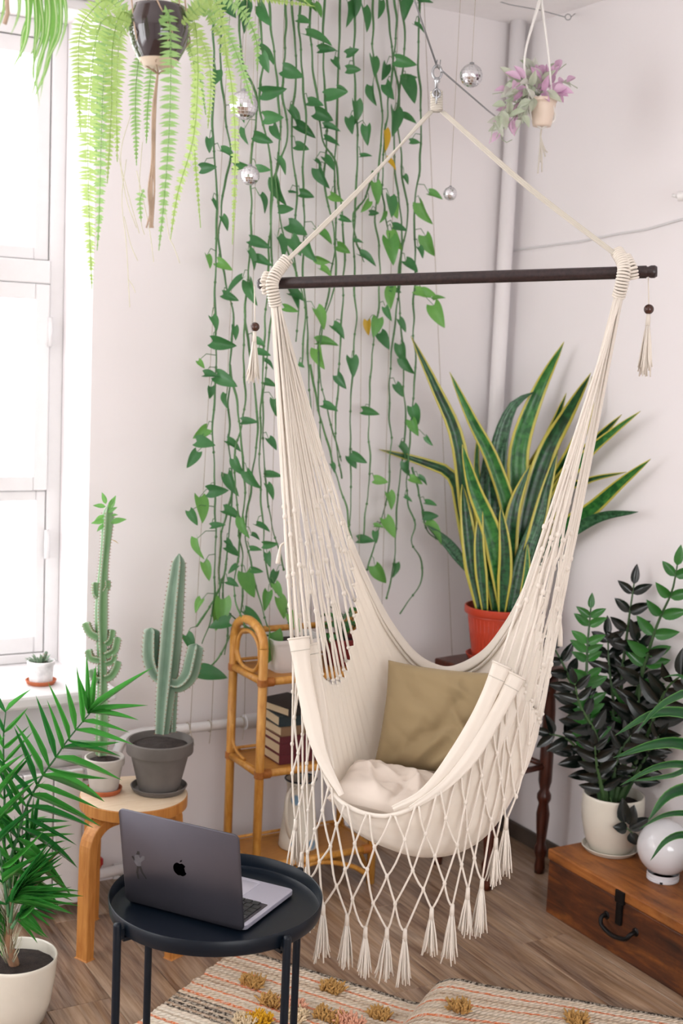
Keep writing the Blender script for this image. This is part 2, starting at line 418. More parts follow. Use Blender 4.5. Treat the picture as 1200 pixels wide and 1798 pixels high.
# ------------------------------------------------------------------ the room
WX0, WX1, WZ0, WZ1, YW = -0.15, 1.235, 0.64, 2.60, 3.91      # window opening and the plane of its frame
fl = struct(MB().box((XL, YF, -0.12), (XB, YA, -0.012)).build('floor', 'gap', smooth=False))
pw, plen = 0.165, 1.32; ncol = int((XB - XL) / pw) + 1
plank_meshes = {}
for i in range(ncol):
    x1 = XB - i * pw; x0 = max(XL, x1 - pw)
    if x1 - x0 < 0.02: continue
    y = YF - (i * 0.47) % plen
    while y < YA:
        a, b = max(YF, y), min(YA, y + plen); y += plen
        if b - a < 0.03: continue
        key = (round(x1 - x0, 3), round(b - a, 3))
        if key not in plank_meshes:
            w, l = key; k = 0.0011; v = []
            for z, q in ((-0.012, 0), (-0.0015, 0), (0.0, k)):
                v += [(q + 0.0006, q + 0.0006, z), (w - q - 0.0006, q + 0.0006, z), (w - q - 0.0006, l - q - 0.0006, z), (q + 0.0006, l - q - 0.0006, z)]
            f = [(8, 9, 10, 11)] + [(r * 4 + j, r * 4 + (j + 1) % 4, r * 4 + 4 + (j + 1) % 4, r * 4 + 4 + j) for r in (0, 1) for j in range(4)]
            me = bpy.data.meshes.new('plank'); me.from_pydata(v, [], f); me.materials.append(M['plank']); me.update(); plank_meshes[key] = me
        o = bpy.data.objects.new('plank', plank_meshes[key]); COL.objects.link(o); o.parent = fl; o.location = Vector((x0, a, 0)) - fl.location
b = MB()                                                      # back wall with the window opening
b.box((XL - 0.3, YA, -0.1), (-1.85, YA + 0.42, ZC + 0.05)); b.box((-0.35, YA, -0.1), (WX0, YA + 0.42, ZC + 0.05)); b.box((-1.85, YA, -0.1), (-0.35, YA + 0.42, WZ0 - 0.04)); b.box((-1.85, YA, WZ1), (-0.35, YA + 0.42, ZC + 0.05)); b.box((WX1, YA, -0.1), (XB + 0.15, YA + 0.42, ZC + 0.05))
b.box((WX0, YA, -0.1), (WX1, YA + 0.42, WZ0 - 0.04)); b.box((WX0, YA, WZ1), (WX1, YA + 0.42, ZC + 0.05))
struct(b.build('wall_back', 'wall', smooth=False))
struct(MB().box((XB, YF - 0.15, -0.1), (XB + 0.15, YA, ZC + 0.05)).build('wall_right', 'wall', smooth=False))
struct(MB().box((XL - 0.3, YF - 0.15, ZC), (XB + 0.15, YA + 0.42, ZC + 0.12)).build('ceiling', 'ceil', smooth=False))
b = MB(); y0, y1, z0, z1 = 1.6, 3.1, 0.9, 2.7                 # left wall with its wide window, outside the frame
b.box((XL - 0.3, YF, -0.1), (XL, y0, ZC)); b.box((XL - 0.3, y1, -0.1), (XL, YA, ZC)); b.box((XL - 0.3, y0, -0.1), (XL, y1, z0)); b.box((XL - 0.3, y0, z1), (XL, y1, ZC))
struct(b.build('wall_left', 'wall', smooth=False))
b = MB(); b.box((XL - 0.3, YF - 0.15, -0.1), (-0.3, YF, ZC)); b.box((1.9, YF - 0.15, -0.1), (XB, YF, ZC)); b.box((-0.3, YF - 0.15, -0.1), (1.9, YF, 0.8)); b.box((-0.3, YF - 0.15, 2.4), (1.9, YF, ZC))  # wall behind the camera; its unseen opening is added for frontal fill light
struct(b.build('wall_front', 'wall', smooth=False))
M['skirt'] = simple('dark_skirting', '4A4038', 0.5)
struct(MB().box((XB - 0.014, 2.95, 0.0), (XB, YA, 0.055)).build('baseboard_right', 'skirt', smooth=False, bevel=0.002))
struct(MB().box((WX1 + 0.1, YA - 0.012, 0.0), (XB - 0.014, YA, 0.05)).build('baseboard_back', 'white_paint', smooth=False, bevel=0.002))
# cornice beam over the window and the picture-rail moulding
b = MB().box((XL, YA - 0.05, 2.60), (WX1 + 0.03, YA, 2.66)); b.box((XL, YA - 0.03, 2.57), (WX1 + 0.015, YA, 2.60))
struct(b.build('trim_1', 'white_paint', smooth=False, bevel=0.006))
# heating riser in the corner
b = MB().tube([(XB - 0.055, YA - 0.045, 0), (XB - 0.055, YA - 0.045, ZC)], 0.026, 16)
struct(b.build('trim_2', 'wall'))
# window: fixed frame, transom, opening sash, lower casement, panes, hinges
win = bpy.data.objects.new('window_1', None); COL.objects.link(win); win.location = ((WX0 + WX1) / 2, YW, WZ0); struct(win)
zt = 1.86; zr = 1.19
def bars(name, rects, y0, y1, bev=0.004):
    b = MB()
    for (xa, xb, za, zb) in rects: b.box((xa, y0, za), (xb, y1, zb))
    return b.build(name, 'white_paint', win, smooth=False, bevel=bev)
xm = (WX0 + WX1) / 2
bars('frame', [(WX0, WX0 + 0.045, WZ0, WZ1), (WX1 - 0.045, WX1, WZ0, WZ1), (WX0 + 0.045, WX1 - 0.045, WZ1 - 0.05, WZ1), (WX0 + 0.045, WX1 - 0.045, WZ0, WZ0 + 0.03)], YW, YW + 0.09)
bars('transom', [(WX0 + 0.045, WX1 - 0.045, zt - 0.035, zt + 0.035)], YW - 0.008, YW + 0.08)
bars('mullion', [(xm - 0.03, xm + 0.03, WZ0 + 0.03, zt - 0.035), (xm - 0.03, xm + 0.03, zt + 0.035, WZ1 - 0.05)], YW, YW + 0.08)
for (xa, xb) in ((WX0 + 0.047, xm - 0.032), (xm + 0.032, WX1 - 0.047)):
    w = 0.045
    bars('sash', [(xa, xa + w, zt + 0.037, WZ1 - 0.052), (xb - w, xb, zt + 0.037, WZ1 - 0.052), (xa + w, xb - w, zt + 0.037, zt + 0.075), (xa + w, xb - w, WZ1 - 0.10, WZ1 - 0.052)], YW + 0.012, YW + 0.06)
    bars('sash', [(xa, xa + w, zr, zt - 0.037), (xb - w, xb, zr, zt - 0.037), (xa + w, xb - w, zr, zr + 0.045), (xa + w, xb - w, zt - 0.085, zt - 0.037)], YW - 0.012, YW + 0.05)
    bars('casement', [(xa, xa + 0.03, WZ0 + 0.032, zr - 0.003), (xb - 0.03, xb, WZ0 + 0.032, zr - 0.003), (xa + 0.03, xb - 0.03, WZ0 + 0.032, WZ0 + 0.085), (xa + 0.03, xb - 0.03, zr - 0.035, zr - 0.003)], YW + 0.005, YW + 0.055)
    for (za, zb, m_) in ((zt + 0.075, WZ1 - 0.10, w), (zr + 0.045, zt - 0.085, w), (WZ0 + 0.085, zr - 0.035, 0.03)):
        MB().box((xa + m_, YW + 0.03, za), (xb - m_, YW + 0.034, zb)).build('pane', 'glass', win, smooth=False)
for z in (1.68, 1.02): MB().tube([(WX1 - 0.046, YW - 0.012, z - 0.045), (WX1 - 0.046, YW - 0.012, z + 0.045)], 0.008, 8).build('hinge', 'white_paint', win)
MB().box((WX0 - 0.02, YA - 0.11, WZ0 - 0.04), (WX1 + 0.065, YW + 0.02, WZ0)).build('sill', 'white_paint', win, smooth=False, bevel=0.01)

# radiator under the window, heating pipes with red valves
rad = thing('radiator', (0.7, 3.5, 0.03), 'white panel radiator under the window sill behind the palm', 'radiator')
RX = 1.165
for i in range(11):
    x1 = RX - i * 0.088; MB().box((x1 - 0.085, 3.43, 0.04), (x1, 3.445, 0.44)).build('panel', 'white_paint', rad, smooth=False, bevel=0.004)
    MB().box((x1 - 0.07, 3.447, 0.06), (x1 - 0.015, 3.52, 0.42)).build('section', 'white_paint', rad, smooth=False, bevel=0.006)
for z in (0.085, 0.40): MB().tube([(RX - 0.95, 3.485, z), (RX + 0.01, 3.485, z)], 0.02, 12).build('header', 'white_paint', rad)
MB().tube([(RX - 0.96, 3.47, 0.462), (RX, 3.47, 0.462)], 0.022, 12).build('top_tube', 'white_paint', rad)
hp = thing('heating_pipe', (1.6, 3.55, 0.03), 'white heating pipes running along the back wall from the radiator', 'pipe')
zp = 0.475
MB().tube(resample([(RX + 0.01, 3.49, 0.40), (1.24, 3.50, 0.40), (1.30, 3.55, 0.42), (1.36, 3.575, zp), (1.6, 3.58, zp), (XB - 0.055, 3.58, zp)], 40), 0.016, 12).build('upper_pipe', 'white_paint', hp)
MB().tube(resample([(RX + 0.01, 3.49, 0.085), (1.25, 3.50, 0.085), (1.36, 3.56, 0.06), (1.42, 3.58, 0.045), (XB - 0.1, 3.58, 0.045)], 40), 0.016, 12).build('lower_pipe', 'white_paint', hp)
px = ony(445, 1258, 3.58).x
MB().lathe([(0.014, -0.03), (0.024, -0.03), (0.024, 0.03), (0.014, 0.03)], (px, 3.58, zp), 16, ax=(Vector((0, 1, 0)), Vector((0, 0, 1)), Vector((1, 0, 0)))).build('coupling', 'white_paint', hp, autosm=40)
for z, xv in ((0.44, 1.235), (0.11, 1.23)):
    MB().lathe([(0.0, 0.0), (0.013, 0.0), (0.016, 0.008), (0.020, 0.012), (0.020, 0.026), (0.014, 0.032), (0.0, 0.032)], (xv, 3.49, z), 12).build('valve', 'red', hp, autosm=40)
    MB().tube([(xv, 3.49, z - 0.04), (xv, 3.49, z)], 0.010, 8).build('valve_stem', 'steel', hp)

# electric cord and lamp on the right wall, eye hook with its wire
c = [onx(x, y, XB - 0.004) for x, y in ((897, 441), (915, 438), (930, 436), (975, 430), (1020, 424), (1060, 416), (1090, 410), (1130, 404), (1160, 396), (1200, 385), (1300, 362))]
tag(MB().tube(resample(c, 50), 0.0035, 6).build('electric_wire', 'white_paint'), 'thin white electric wire pinned along the right wall', 'wire')
lp = thing('wall_lamp', onx(1196, 345, XB), 'small white lamp fitting at the right edge on the wall', 'lamp')
q = onx(1192, 345, XB - 0.06); dv = (onx(1230, 343, XB - 0.03) - q).normalized()
MB().tube([q, q + dv * 0.02, q + dv * 0.021, q + dv * 0.09], [0.014, 0.014, 0.021, 0.025], 16).build('shade', 'white_pot', lp, autosm=40)
MB().tube([q - dv * 0.018 + Vector((0, 0, 0.004)), q], 0.005, 8).build('pin', 'white_pot', lp)
MB().tube([q + dv * 0.09, Vector((XB, (q + dv * 0.13).y, (q + dv * 0.12).z))], 0.008, 8).build('arm', 'white_pot', lp)
hk = thing('ceiling_hook', P(998, 30, 3.95), 'thin grey wire ending in an eye hook under the ceiling corner', 'hook')
c0 = P(998, 30, 3.95)
MB().tube([c0 + RGT * (0.009 * math.cos(a)) + UPV * (0.009 * math.sin(a)) for a in [i * math.pi / 8 for i in range(17)]], 0.0016, 6).build('eye', 'cable', hk)
MB().tube([c0 - RGT * 0.009, P(950, 18, 4.0), P(895, 8, 4.05), P(830, -12, 4.1)], 0.0015, 5).build('wire', 'cable', hk)
e = onx(1010, 24, XB); MB().tube([c0 + RGT * 0.009, e], 0.0015, 5).build('screw', 'cable', hk)

# ------------------------------------------------------------------ rug
def rug():
    A = Vector((1.486, 3.043, 0)); 
    top = [A, A + Vector((.107, -.176, 0)), Vector((1.70, 2.69, 0)), Vector((1.775, 2.560, .004)), onz(752, 1752, .032), onz(770, 1731, .058), onz(800, 1723, .062), onz(850, 1733, .045), onz(910, 1744, .025), onz(1000, 1758, .008), onz(1100, 1776, .0), onz(1200, 1793, .0), onz(1235, 1799, .0)]
    L = 420; tp = resample(top, L); w = 1.12; NW = 260; vdir = Vector((-.834, -.552, 0)).normalized()
    rows = []; uv = []
    for i in range(NW):
        k = i / (NW - 1) * w; r = []
        for j, p in enumerate(tp):
            q = p + vdir * k; s = j / (L - 1)
            h = p.z * (0.75 + 0.25 * math.cos(k * 9)) if p.z > 0 else 0
            relief = 0.0022 * math.sin(k * 2 * math.pi / 0.0165) * (0.6 + 0.4 * math.sin(s * 260 + 2 * math.sin(k * 300)))
            wob = 0.004 * noise.noise(Vector((s * 6, k * 30, 0)))
            r.append(Vector((q.x, q.y, 0.0085 + h + relief)) + Vector((0.52, -0.854, 0)) * (wob if 0 < j < L - 1 else wob * 2)); uv.append((s * 1.6, k))
        rows.append(r)
    t = NT('woven_rug'); u = t.new('ShaderNodeUVMap'); sx = t.new('ShaderNodeSeparateXYZ'); t.link(u.outputs[0], sx.inputs[0])
    mp = t.new('ShaderNodeMapping'); mp.inputs['Scale'].default_value = (30, 3, 1); t.link(u.outputs[0], mp.inputs[0])
    wv = t.noise(mp.outputs[0], 2.0, 3)
    vv = t.math('ADD', sx.outputs[1], t.math('MULTIPLY', t.math('SUBTRACT', wv, 0.5), 0.006))
    S = 'D8C9B6'; T = 'C9B49C'; O = 'D8703A'; D = '2E2622'; Wt = 'E2D8C8'; Bn = 'A58A72'; G = 'B9A892'
    def ramp(a, b, cols):
        f = t.new('ShaderNodeMapRange'); f.inputs[1].default_value = a; f.inputs[2].default_value = b; t.link(vv, f.inputs[0])
        n = len(cols); return t.ramp(f.outputs[0], [(i / n, c) for i, c in enumerate(cols)], 'CONSTANT')
    r1 = ramp(0.0, 0.27, [D, S, T, S, O, S, T, Bn, T, S, O, T, S, G, T, S, O, T, Bn, S, T, O, S, T, S])
    r2 = ramp(0.27, 0.56, [O, T, D, Bn, D, T, D, Bn, D, S, Wt, G, Wt, S, O, Wt, S, Wt, O, Wt, T, Wt, S, Wt, D, Wt, S])
    r3 = ramp(0.56, 1.12, [Wt, S, O, Wt, D, Bn, D, T, S, O, Wt, T, Wt, S, D, Wt, O, S, T, Bn, D, Wt, S, O, T, Wt])
    c = t.mix(t.math('GREATER_THAN', vv, 0.27), r1, r2); c = t.mix(t.math('GREATER_THAN', vv, 0.56), c, r3)
    mp2 = t.new('ShaderNodeMapping'); mp2.inputs['Scale'].default_value = (95, 120, 1); t.link(u.outputs[0], mp2.inputs[0])
    n2 = t.noise(mp2.outputs[0], 1.0, 3, 0.7)
    c = t.mix(t.ramp(n2, [(0.40, (0, 0, 0)), (0.62, (1, 1, 1))]), c, 'D9CAB6') if False else t.mix(t.math('MULTIPLY', t.ramp(n2, [(0.42, (0, 0, 0)), (0.6, (1, 1, 1))]), 0.65), c, 'DCCEBB')
    ck = t.new('ShaderNodeTexWave', wave_type='BANDS', bands_direction='DIAGONAL'); ck.inputs['Scale'].default_value = 1.0; ck.inputs['Distortion'].default_value = 1.5
    mp3 = t.new('ShaderNodeMapping'); mp3.inputs['Scale'].default_value = (34, 34, 1); t.link(u.outputs[0], mp3.inputs[0]); t.link(mp3.outputs[0], ck.inputs['Vector'])
    t.base(c); t.set(Roughness=0.95); t.b.inputs['Specular IOR Level'].default_value = 0.1; t.bump(t.math('ADD', ck.outputs['Fac'], n2), 0.8, 0.004)
    o = MB().grid(rows[::-1]).build('rug', t.m, None, uvs=[uv[(NW - 1 - i) * L + j] for i in range(NW) for j in range(L)])
    mo = o.modifiers.new('solid', 'SOLIDIFY'); mo.thickness = 0.006; mo.offset = -1
    tag(o, 'striped woven rug with tufts and a raised fold, lying on the wooden floor', 'rug')
    for nm, c in (('tuft_gold', 'B98F52'), ('tuft_peach', 'DDA488'), ('tuft_yellow', 'D9A41E'), ('tuft_cream', 'D9C3A0')): M[nm] = simple(nm + '_wool', c, 0.95, var=0.25, scale=200)
    def zat(q):
        best = min(tp, key=lambda p: abs((q - p).x * (-vdir.y) + (q - p).y * vdir.x)); return best.z
    for (x, y, wpx, m_) in ((443, 1726, 36, 'tuft_gold'), (583, 1736, 38, 'tuft_gold'), (478, 1760, 36, 'tuft_gold'), (513, 1768, 40, 'tuft_peach'), (455, 1791, 34, 'tuft_yellow'), (430, 1796, 30, 'tuft_cream'), (578, 1786, 50, 'tuft_gold'), (612, 1795, 50, 'tuft_peach'), (668, 1783, 30, 'tuft_gold'), (1012, 1794, 32, 'tuft_gold'), (805, 1798, 34, 'tuft_gold'), (520, 1784, 30, 'tuft_cream')):
        c = onz(x, y, 0.012); c.z = 0.008 + zat(c) * 0.9; wm = px2m(wpx, 3.3); b = MB()
        for k in range(110):
            p = c + Vector((0.52, -0.854, 0)) * rr(-wm / 2, wm / 2) + vdir * rr(-0.02, 0.02)
            d = Vector((rr(-1, 1), rr(-1, 1), rr(0.6, 1.6))).normalized() * rr(0.014, 0.028)
            b.tube([p, p + d * 0.6 + Vector((0, 0, 0.002)), p + d], [0.0024, 0.0026, 0.0018], 4)
        b.build('tuft', m_, o)
rug()

# ------------------------------------------------------------------ black tray table
TZ = 0.478
def tray_table():
    c = Vector((1.096, 2.357, 0.0)); r = 0.2235; ex = None
    o = thing('side_table', c + Vector((0, 0, 0.012)), 'round black metal tray table carrying the open laptop', 'table')
    MB().lathe([(0.0, TZ - 0.0035), (r - 0.012, TZ - 0.0035), (r - 0.002, TZ - 0.002), (r, TZ + 0.004), (r + 0.002, TZ + 0.030), (r + 0.0005, TZ + 0.0315), (r - 0.0012, TZ + 0.030), (r - 0.003, TZ + 0.005), (r - 0.010, TZ + 0.0005), (r - 0.022, TZ + 0.0005), (r - 0.026, TZ), (0.0, TZ)], c, 96).build('tray', 'black_steel', o, autosm=50)
    for a in (-170, -78, 14, 104):
        d = Vector((math.cos(math.radians(a)), math.sin(math.radians(a)), 0)); p = c + d * (r + 0.014)
        lg = MB().lathe([(0.0, 0.012), (0.0085, 0.012), (0.0085, TZ + 0.022), (0.0078, TZ + 0.0245), (0.006, TZ + 0.0265), (0.0, TZ + 0.027)], Vector((p.x, p.y, 0)), 16).build('leg', 'black_steel', o, autosm=50)
        s = d.cross(Vector((0, 0, 1)))
        MB().obox(c + d * (r + 0.0045) + Vector((0, 0, TZ + 0.004)), d * 0.004, s * 0.006, Vector((0, 0, 0.011))).build('bracket', 'black_steel', o, smooth=False, bevel=0.001)
    b = MB(); 
    for a in (-170, -78):
        d = Vector((math.cos(math.radians(a)), math.sin(math.radians(a)), 0)); s = d.cross(Vector((0, 0, 1)))
        b.obox(c + Vector((0, 0, TZ - 0.009)), d * (r + 0.002), s * 0.006, Vector((0, 0, 0.004)))
    b.build('cross_brace', 'black_steel', o, smooth=False)
tray_table()

def laptop():
    z = TZ + 0.004; h1 = onz(231, 1577, z + 0.006); h2 = onz(431, 1630, z + 0.006); e1 = (h2 - h1).normalized(); e2 = Vector((-e1.y, e1.x, 0)); U = Vector((0, 0, 1))
    Wd = 0.288; Dp = 0.212; h1 = h2 - e1 * Wd; mid = (h1 + h2) / 2
    o = thing('laptop', Vector((mid.x, mid.y, z - 0.004)) + e2 * Dp / 2, 'open grey laptop seen from behind its lid on the black tray', 'laptop')
    def rbox(c, x, y, zz, hx, hy, hz, rad, seg=5):
        b = MB(); pr = []
        for (sx, sy, a0) in ((1, 1, 0), (-1, 1, 90), (-1, -1, 180), (1, -1, 270)):
            for k in range(seg + 1):
                a = math.radians(a0 + 90 * k / seg); pr.append(((hx - rad) * sx + rad * math.cos(a), (hy - rad) * sy + rad * math.sin(a)))
        n = len(pr); ins = 0.0008
        for zl, q in ((-hz, ins), (-hz + ins, 0), (hz - ins, 0), (hz, ins)):
            for (a, d) in pr: b.v.append(c + x * (a * (1 - q / hx)) + y * (d * (1 - q / hy)) + zz * zl)
        for l in range(3):
            for j in range(n): a = l * n + j; bb = l * n + (j + 1) % n; b.f.append((a, bb, bb + n, a + n))
        b.f.append(tuple(range(n))[::-1]); b.f.append(tuple(3 * n + j for j in range(n))); return b
    base_c = mid + e2 * Dp / 2; base_c.z = z + 0.005
    rbox(base_c, e1, e2, U, Wd / 2, Dp / 2, 0.005, 0.011).build('base', 'lap_in', o, autosm=40)
    top = z + 0.0102
    tp = base_c + e2 * (Dp / 2 - 0.058); tp.z = top + 0.0001; rbox(tp, e1, e2, U, 0.066, 0.047, 0.0004, 0.004).build('trackpad', 'pad', o, autosm=40)
    kb = base_c - e2 * 0.045; kb.z = top; rbox(kb, e1, e2, U, 0.134, 0.052, 0.0003, 0.003).build('keyboard_well', 'lap', o, autosm=40)
    kme = None
    for r_ in range(6):
        n = 14 if r_ < 5 else 10; xs = -0.132
        for k in range(n):
            w = 0.0162 if not (r_ == 5 and k == 4) else 0.08
            if r_ == 5 and k > 4: pass
            cx = xs + w / 2 + 0.0012; xs += w + 0.0024
            if cx + w / 2 > 0.134: continue
            p = kb + e1 * (cx) + e2 * (-0.0435 + r_ * 0.0176) + U * 0.0012
            MB().obox(p, e1 * (w / 2), e2 * 0.0079, U * 0.0006).build('key', 'key', o, smooth=False)
    a = math.radians(9.5); up = (U * math.cos(a) - e2 * math.sin(a)); nb = (-e2 * math.cos(a) - U * math.sin(a))      # nb: outward from the lid's back
    lc = mid + up * (0.218 / 2) - e2 * 0.004; lc.z = lc.z - mid.z + z + 0.001
    lid = rbox(lc, e1, up, -nb if e1.cross(up).dot(nb) < 0 else nb, Wd / 2, 0.216 / 2, 0.0025, 0.011).build('lid', 'lap', o, autosm=40)
    sc = lc - nb * 0.0027; rbox(sc, e1, up, nb if e1.cross(up).dot(nb) > 0 else -nb, Wd / 2 - 0.008, 0.212 / 2 - 0.008, 0.0003, 0.006).build('screen', 'key', lid, autosm=40)
    MB().tube([h1 + e1 * 0.03 + U * 0.003, h2 - e1 * 0.03 + U * 0.003], 0.0045, 10).build('hinge', 'lap', o)
    # emblem and sticker on the lid's back: x runs along -e1 seen from behind
    o0 = lc + nb * 0.0028
    def flat(name, pts, mat, parent, off=0.0):
        b = MB(); b.v = [o0 + e1 * x + up * y + nb * off for x, y in pts]; f = tuple(range(len(pts)))
        nrm = sum(((pts[i][0] * pts[(i + 1) % len(pts)][1] - pts[(i + 1) % len(pts)][0] * pts[i][1]) for i in range(len(pts))), 0)
        b.f = [f if (nrm > 0) == (e1.cross(up).dot(nb) > 0) else f[::-1]]; return b.build(name, mat, parent, smooth=False)
    ap = []
    for k in range(40):
        t = 2 * math.pi * k / 40; r_ = 0.0165 * (1 + 0.05 * math.cos(2 * t)); x = r_ * math.cos(t) * 0.95; y = r_ * math.sin(t)
        if abs(x) < 0.006 and y > 0: y -= 0.003 * (1 - abs(x) / 0.006)
        if abs(x) < 0.005 and y < 0: y += 0.002 * (1 - abs(x) / 0.005)
        dx, dy = x - 0.0185, y - 0.002; dd = math.hypot(dx, dy)
        if dd < 0.0085: x, y = 0.0185 + dx / dd * 0.0085, 0.002 + dy / dd * 0.0085
        ap.append((x, y))
    flat('emblem', ap, 'logo', lid); flat('emblem_leaf', [(0.0005, 0.0165), (0.002, 0.0205), (0.0065, 0.0235), (0.006, 0.0195), (0.003, 0.0172)], 'logo', lid)
    sx, sy = -0.107, -0.018
    for pts, m_ in (([(0, 0), (0.008, 0.002), (0.009, 0.014), (0.004, 0.022), (-0.003, 0.020), (-0.006, 0.008)], 'sticker2'), ([(0.0, 0.022), (0.003, 0.029), (0.007, 0.029), (0.007, 0.023)], 'sticker'), ([(0.009, 0.010), (0.016, 0.016), (0.017, 0.022), (0.013, 0.023), (0.007, 0.016)], 'sticker2'),
                    ([(-0.005, 0.009), (-0.010, 0.016), (-0.007, 0.018), (-0.003, 0.013)], 'sticker'), ([(0.0, 0.001), (-0.003, -0.012), (-0.001, -0.024), (0.002, -0.024), (0.001, -0.012), (0.004, 0.0)], 'sticker'), ([(0.003, 0.0), (0.008, -0.011), (0.016, -0.021), (0.018, -0.019), (0.011, -0.009), (0.008, 0.002)], 'sticker')):
        flat('sticker', [(sx + a_ * 1.25, sy + b_ * 1.25) for a_, b_ in pts], m_, lid)
laptop()

# ------------------------------------------------------------------ bent-leg stool
SZ = 0.42
def stool():
    c = Vector((1.244, 3.236, 0)); o = thing('bentwood_stool', c, 'round birch stool with bent legs holding two cactus pots', 'stool'); R = 0.148
    MB().lathe([(0.0, SZ - 0.034), (R - 0.004, SZ - 0.034), (R, SZ - 0.031), (R, SZ - 0.002), (R - 0.002, SZ)], c, 64).build('seat_rim', 'birch_leg', o, autosm=40)
    MB().lathe([(R - 0.0018, SZ + 0.0002), (0.0, SZ + 0.0005)], c, 64).build('seat_top', 'birch_top', o)
    for a in (203, 293, 113, 23):
        d = Vector((math.cos(math.radians(a)), math.sin(math.radians(a)), 0)); s = d.cross(Vector((0, 0, 1)))
        path = [d * 0.168 + Vector((0, 0, 0.0)), d * 0.165 + Vector((0, 0, 0.2)), d * 0.163 + Vector((0, 0, 0.30))]
        for k in range(1, 9):
            t = k / 8 * math.pi / 2; path.append(d * (0.163 - 0.07 * (1 - math.cos(t))) + Vector((0, 0, 0.30 + 0.069 * math.sin(t))))
        path.append(d * 0.045 + Vector((0, 0, 0.369)))
        rows = []
        for i, p in enumerate(path):
            t = (path[min(i + 1, len(path) - 1)] - path[max(i - 1, 0)]).normalized(); nn = t.cross(s); hw, ht = 0.0215, 0.0145
            rows.append([c + p + s * hw * u + nn * ht * v for u, v in ((-1, -1), (1, -1), (1, 1), (-1, 1))])
        b = MB().grid(rows, closed_u=True); n = len(rows); b.f.append((0, 1, 2, 3)); b.f.append(tuple((n - 1) * 4 + j for j in (3, 2, 1, 0)))
        b.build('leg', 'birch_leg', o, smooth=False, bevel=0.003)
stool()

# ------------------------------------------------------------------ rattan shelf
SX0, SX1, SY0, SY1 = 1.655, 2.06, 3.285, 3.49
S1, S2, S3 = 0.115, 0.405, 0.685
def shelf():
    o = thing('rattan_shelf', Vector(((SX0 + SX1) / 2, (SY0 + SY1) / 2, 0)), 'honey rattan shelf with arched ends behind the hammock', 'shelf'); r = 0.0135
    def tb(name, pts, rad=r, mat='rattan', n=10): return MB().tube(resample(pts, max(8, len(pts) * 8)) if len(pts) > 2 else pts, rad, n).build(name, mat, o)
    for x in (SX0, SX1):
        for y in (SY0, SY1): tb('post', [(x, y, 0), (x, y, S3 + 0.10)])
        yc = (SY0 + SY1) / 2; ry = (SY1 - SY0) / 2
        tb('arch', [(x, yc - ry * math.cos(a), S3 + 0.10 + 0.065 * math.sin(a)) for a in [math.pi * k / 12 for k in range(13)]])
        yi = ry - 0.028
        tb('inner_loop', [(x, yc - yi * math.cos(a), S3 + 0.075 + 0.058 * math.sin(a)) for a in [math.pi * k / 10 for k in range(11)]] + [(x, yc + yi, S3 + 0.05), (x, yc + yi - 0.03, S3 + 0.022), (x, yc, S3 + 0.017), (x, yc - yi + 0.03, S3 + 0.022), (x, yc - yi, S3 + 0.05), (x, yc - yi, S3 + 0.075)], 0.006, n=8)
        for z in (S1, S2, S3): tb('side_rail', [(x, SY0, z), (x, SY1, z)], 0.0115)
        tb('foot_brace', [(x, SY0 + 0.01, 0.02), (x, SY0 + 0.05, 0.06), (x, yc, 0.085), (x, SY1 - 0.05, 0.06), (x, SY1 - 0.01, 0.02)], 0.007)
        for z in (S2, S3): tb('side_loop', [(x, SY1 - 0.012, z + 0.10), (x, SY1 - 0.015, z + 0.05), (x, SY1 - 0.05, z + 0.022), (x, yc, z + 0.016)], 0.005, n=8)
    for z in (S1, S2, S3):
        for y in (SY0, SY1): tb('rail', [(SX0, y, z), (SX1, y, z)], 0.0115)
        MB().box((SX0 + 0.008, SY0 + 0.006, z + 0.001), (SX1 - 0.008, SY1 - 0.006, z + 0.009)).build('shelf_board', 'cane', o, smooth=False, bevel=0.002)
        tb('back_trim', [(SX0, SY1 - 0.012, z + 0.024), (SX1, SY1 - 0.012, z + 0.024)], 0.005, n=8)
        for x in (SX0, SX1):
            for y in (SY0, SY1):
                s = 1 if x == SX0 else -1
                b = MB()
                for k in range(6): b.tube([(x + s * (0.012 + k * 0.0042), y + 0.0128 * math.cos(a), z + 0.0128 * math.sin(a)) for a in [i * math.pi / 5 for i in range(11)]], 0.0023, 5)
                for k in range(5): b.tube([(x + 0.0148 * math.cos(a), y + 0.0148 * math.sin(a), z - 0.009 + k * 0.0042) for a in [i * math.pi / 5 for i in range(11)]], 0.0023, 5)
                b.build('binding', 'rattan_bind', o)
    for y in (SY0,): tb('front_brace', [(SX0 + 0.012, y, 0.03), (SX0 + 0.08, y, 0.07), ((SX0 + SX1) / 2, y, 0.10), (SX1 - 0.08, y, 0.07), (SX1 - 0.012, y, 0.03)], 0.008)
    tb('top_back_rail', [(SX0, SY1, S3 + 0.11), (SX1, SY1, S3 + 0.11)], 0.010)
shelf()
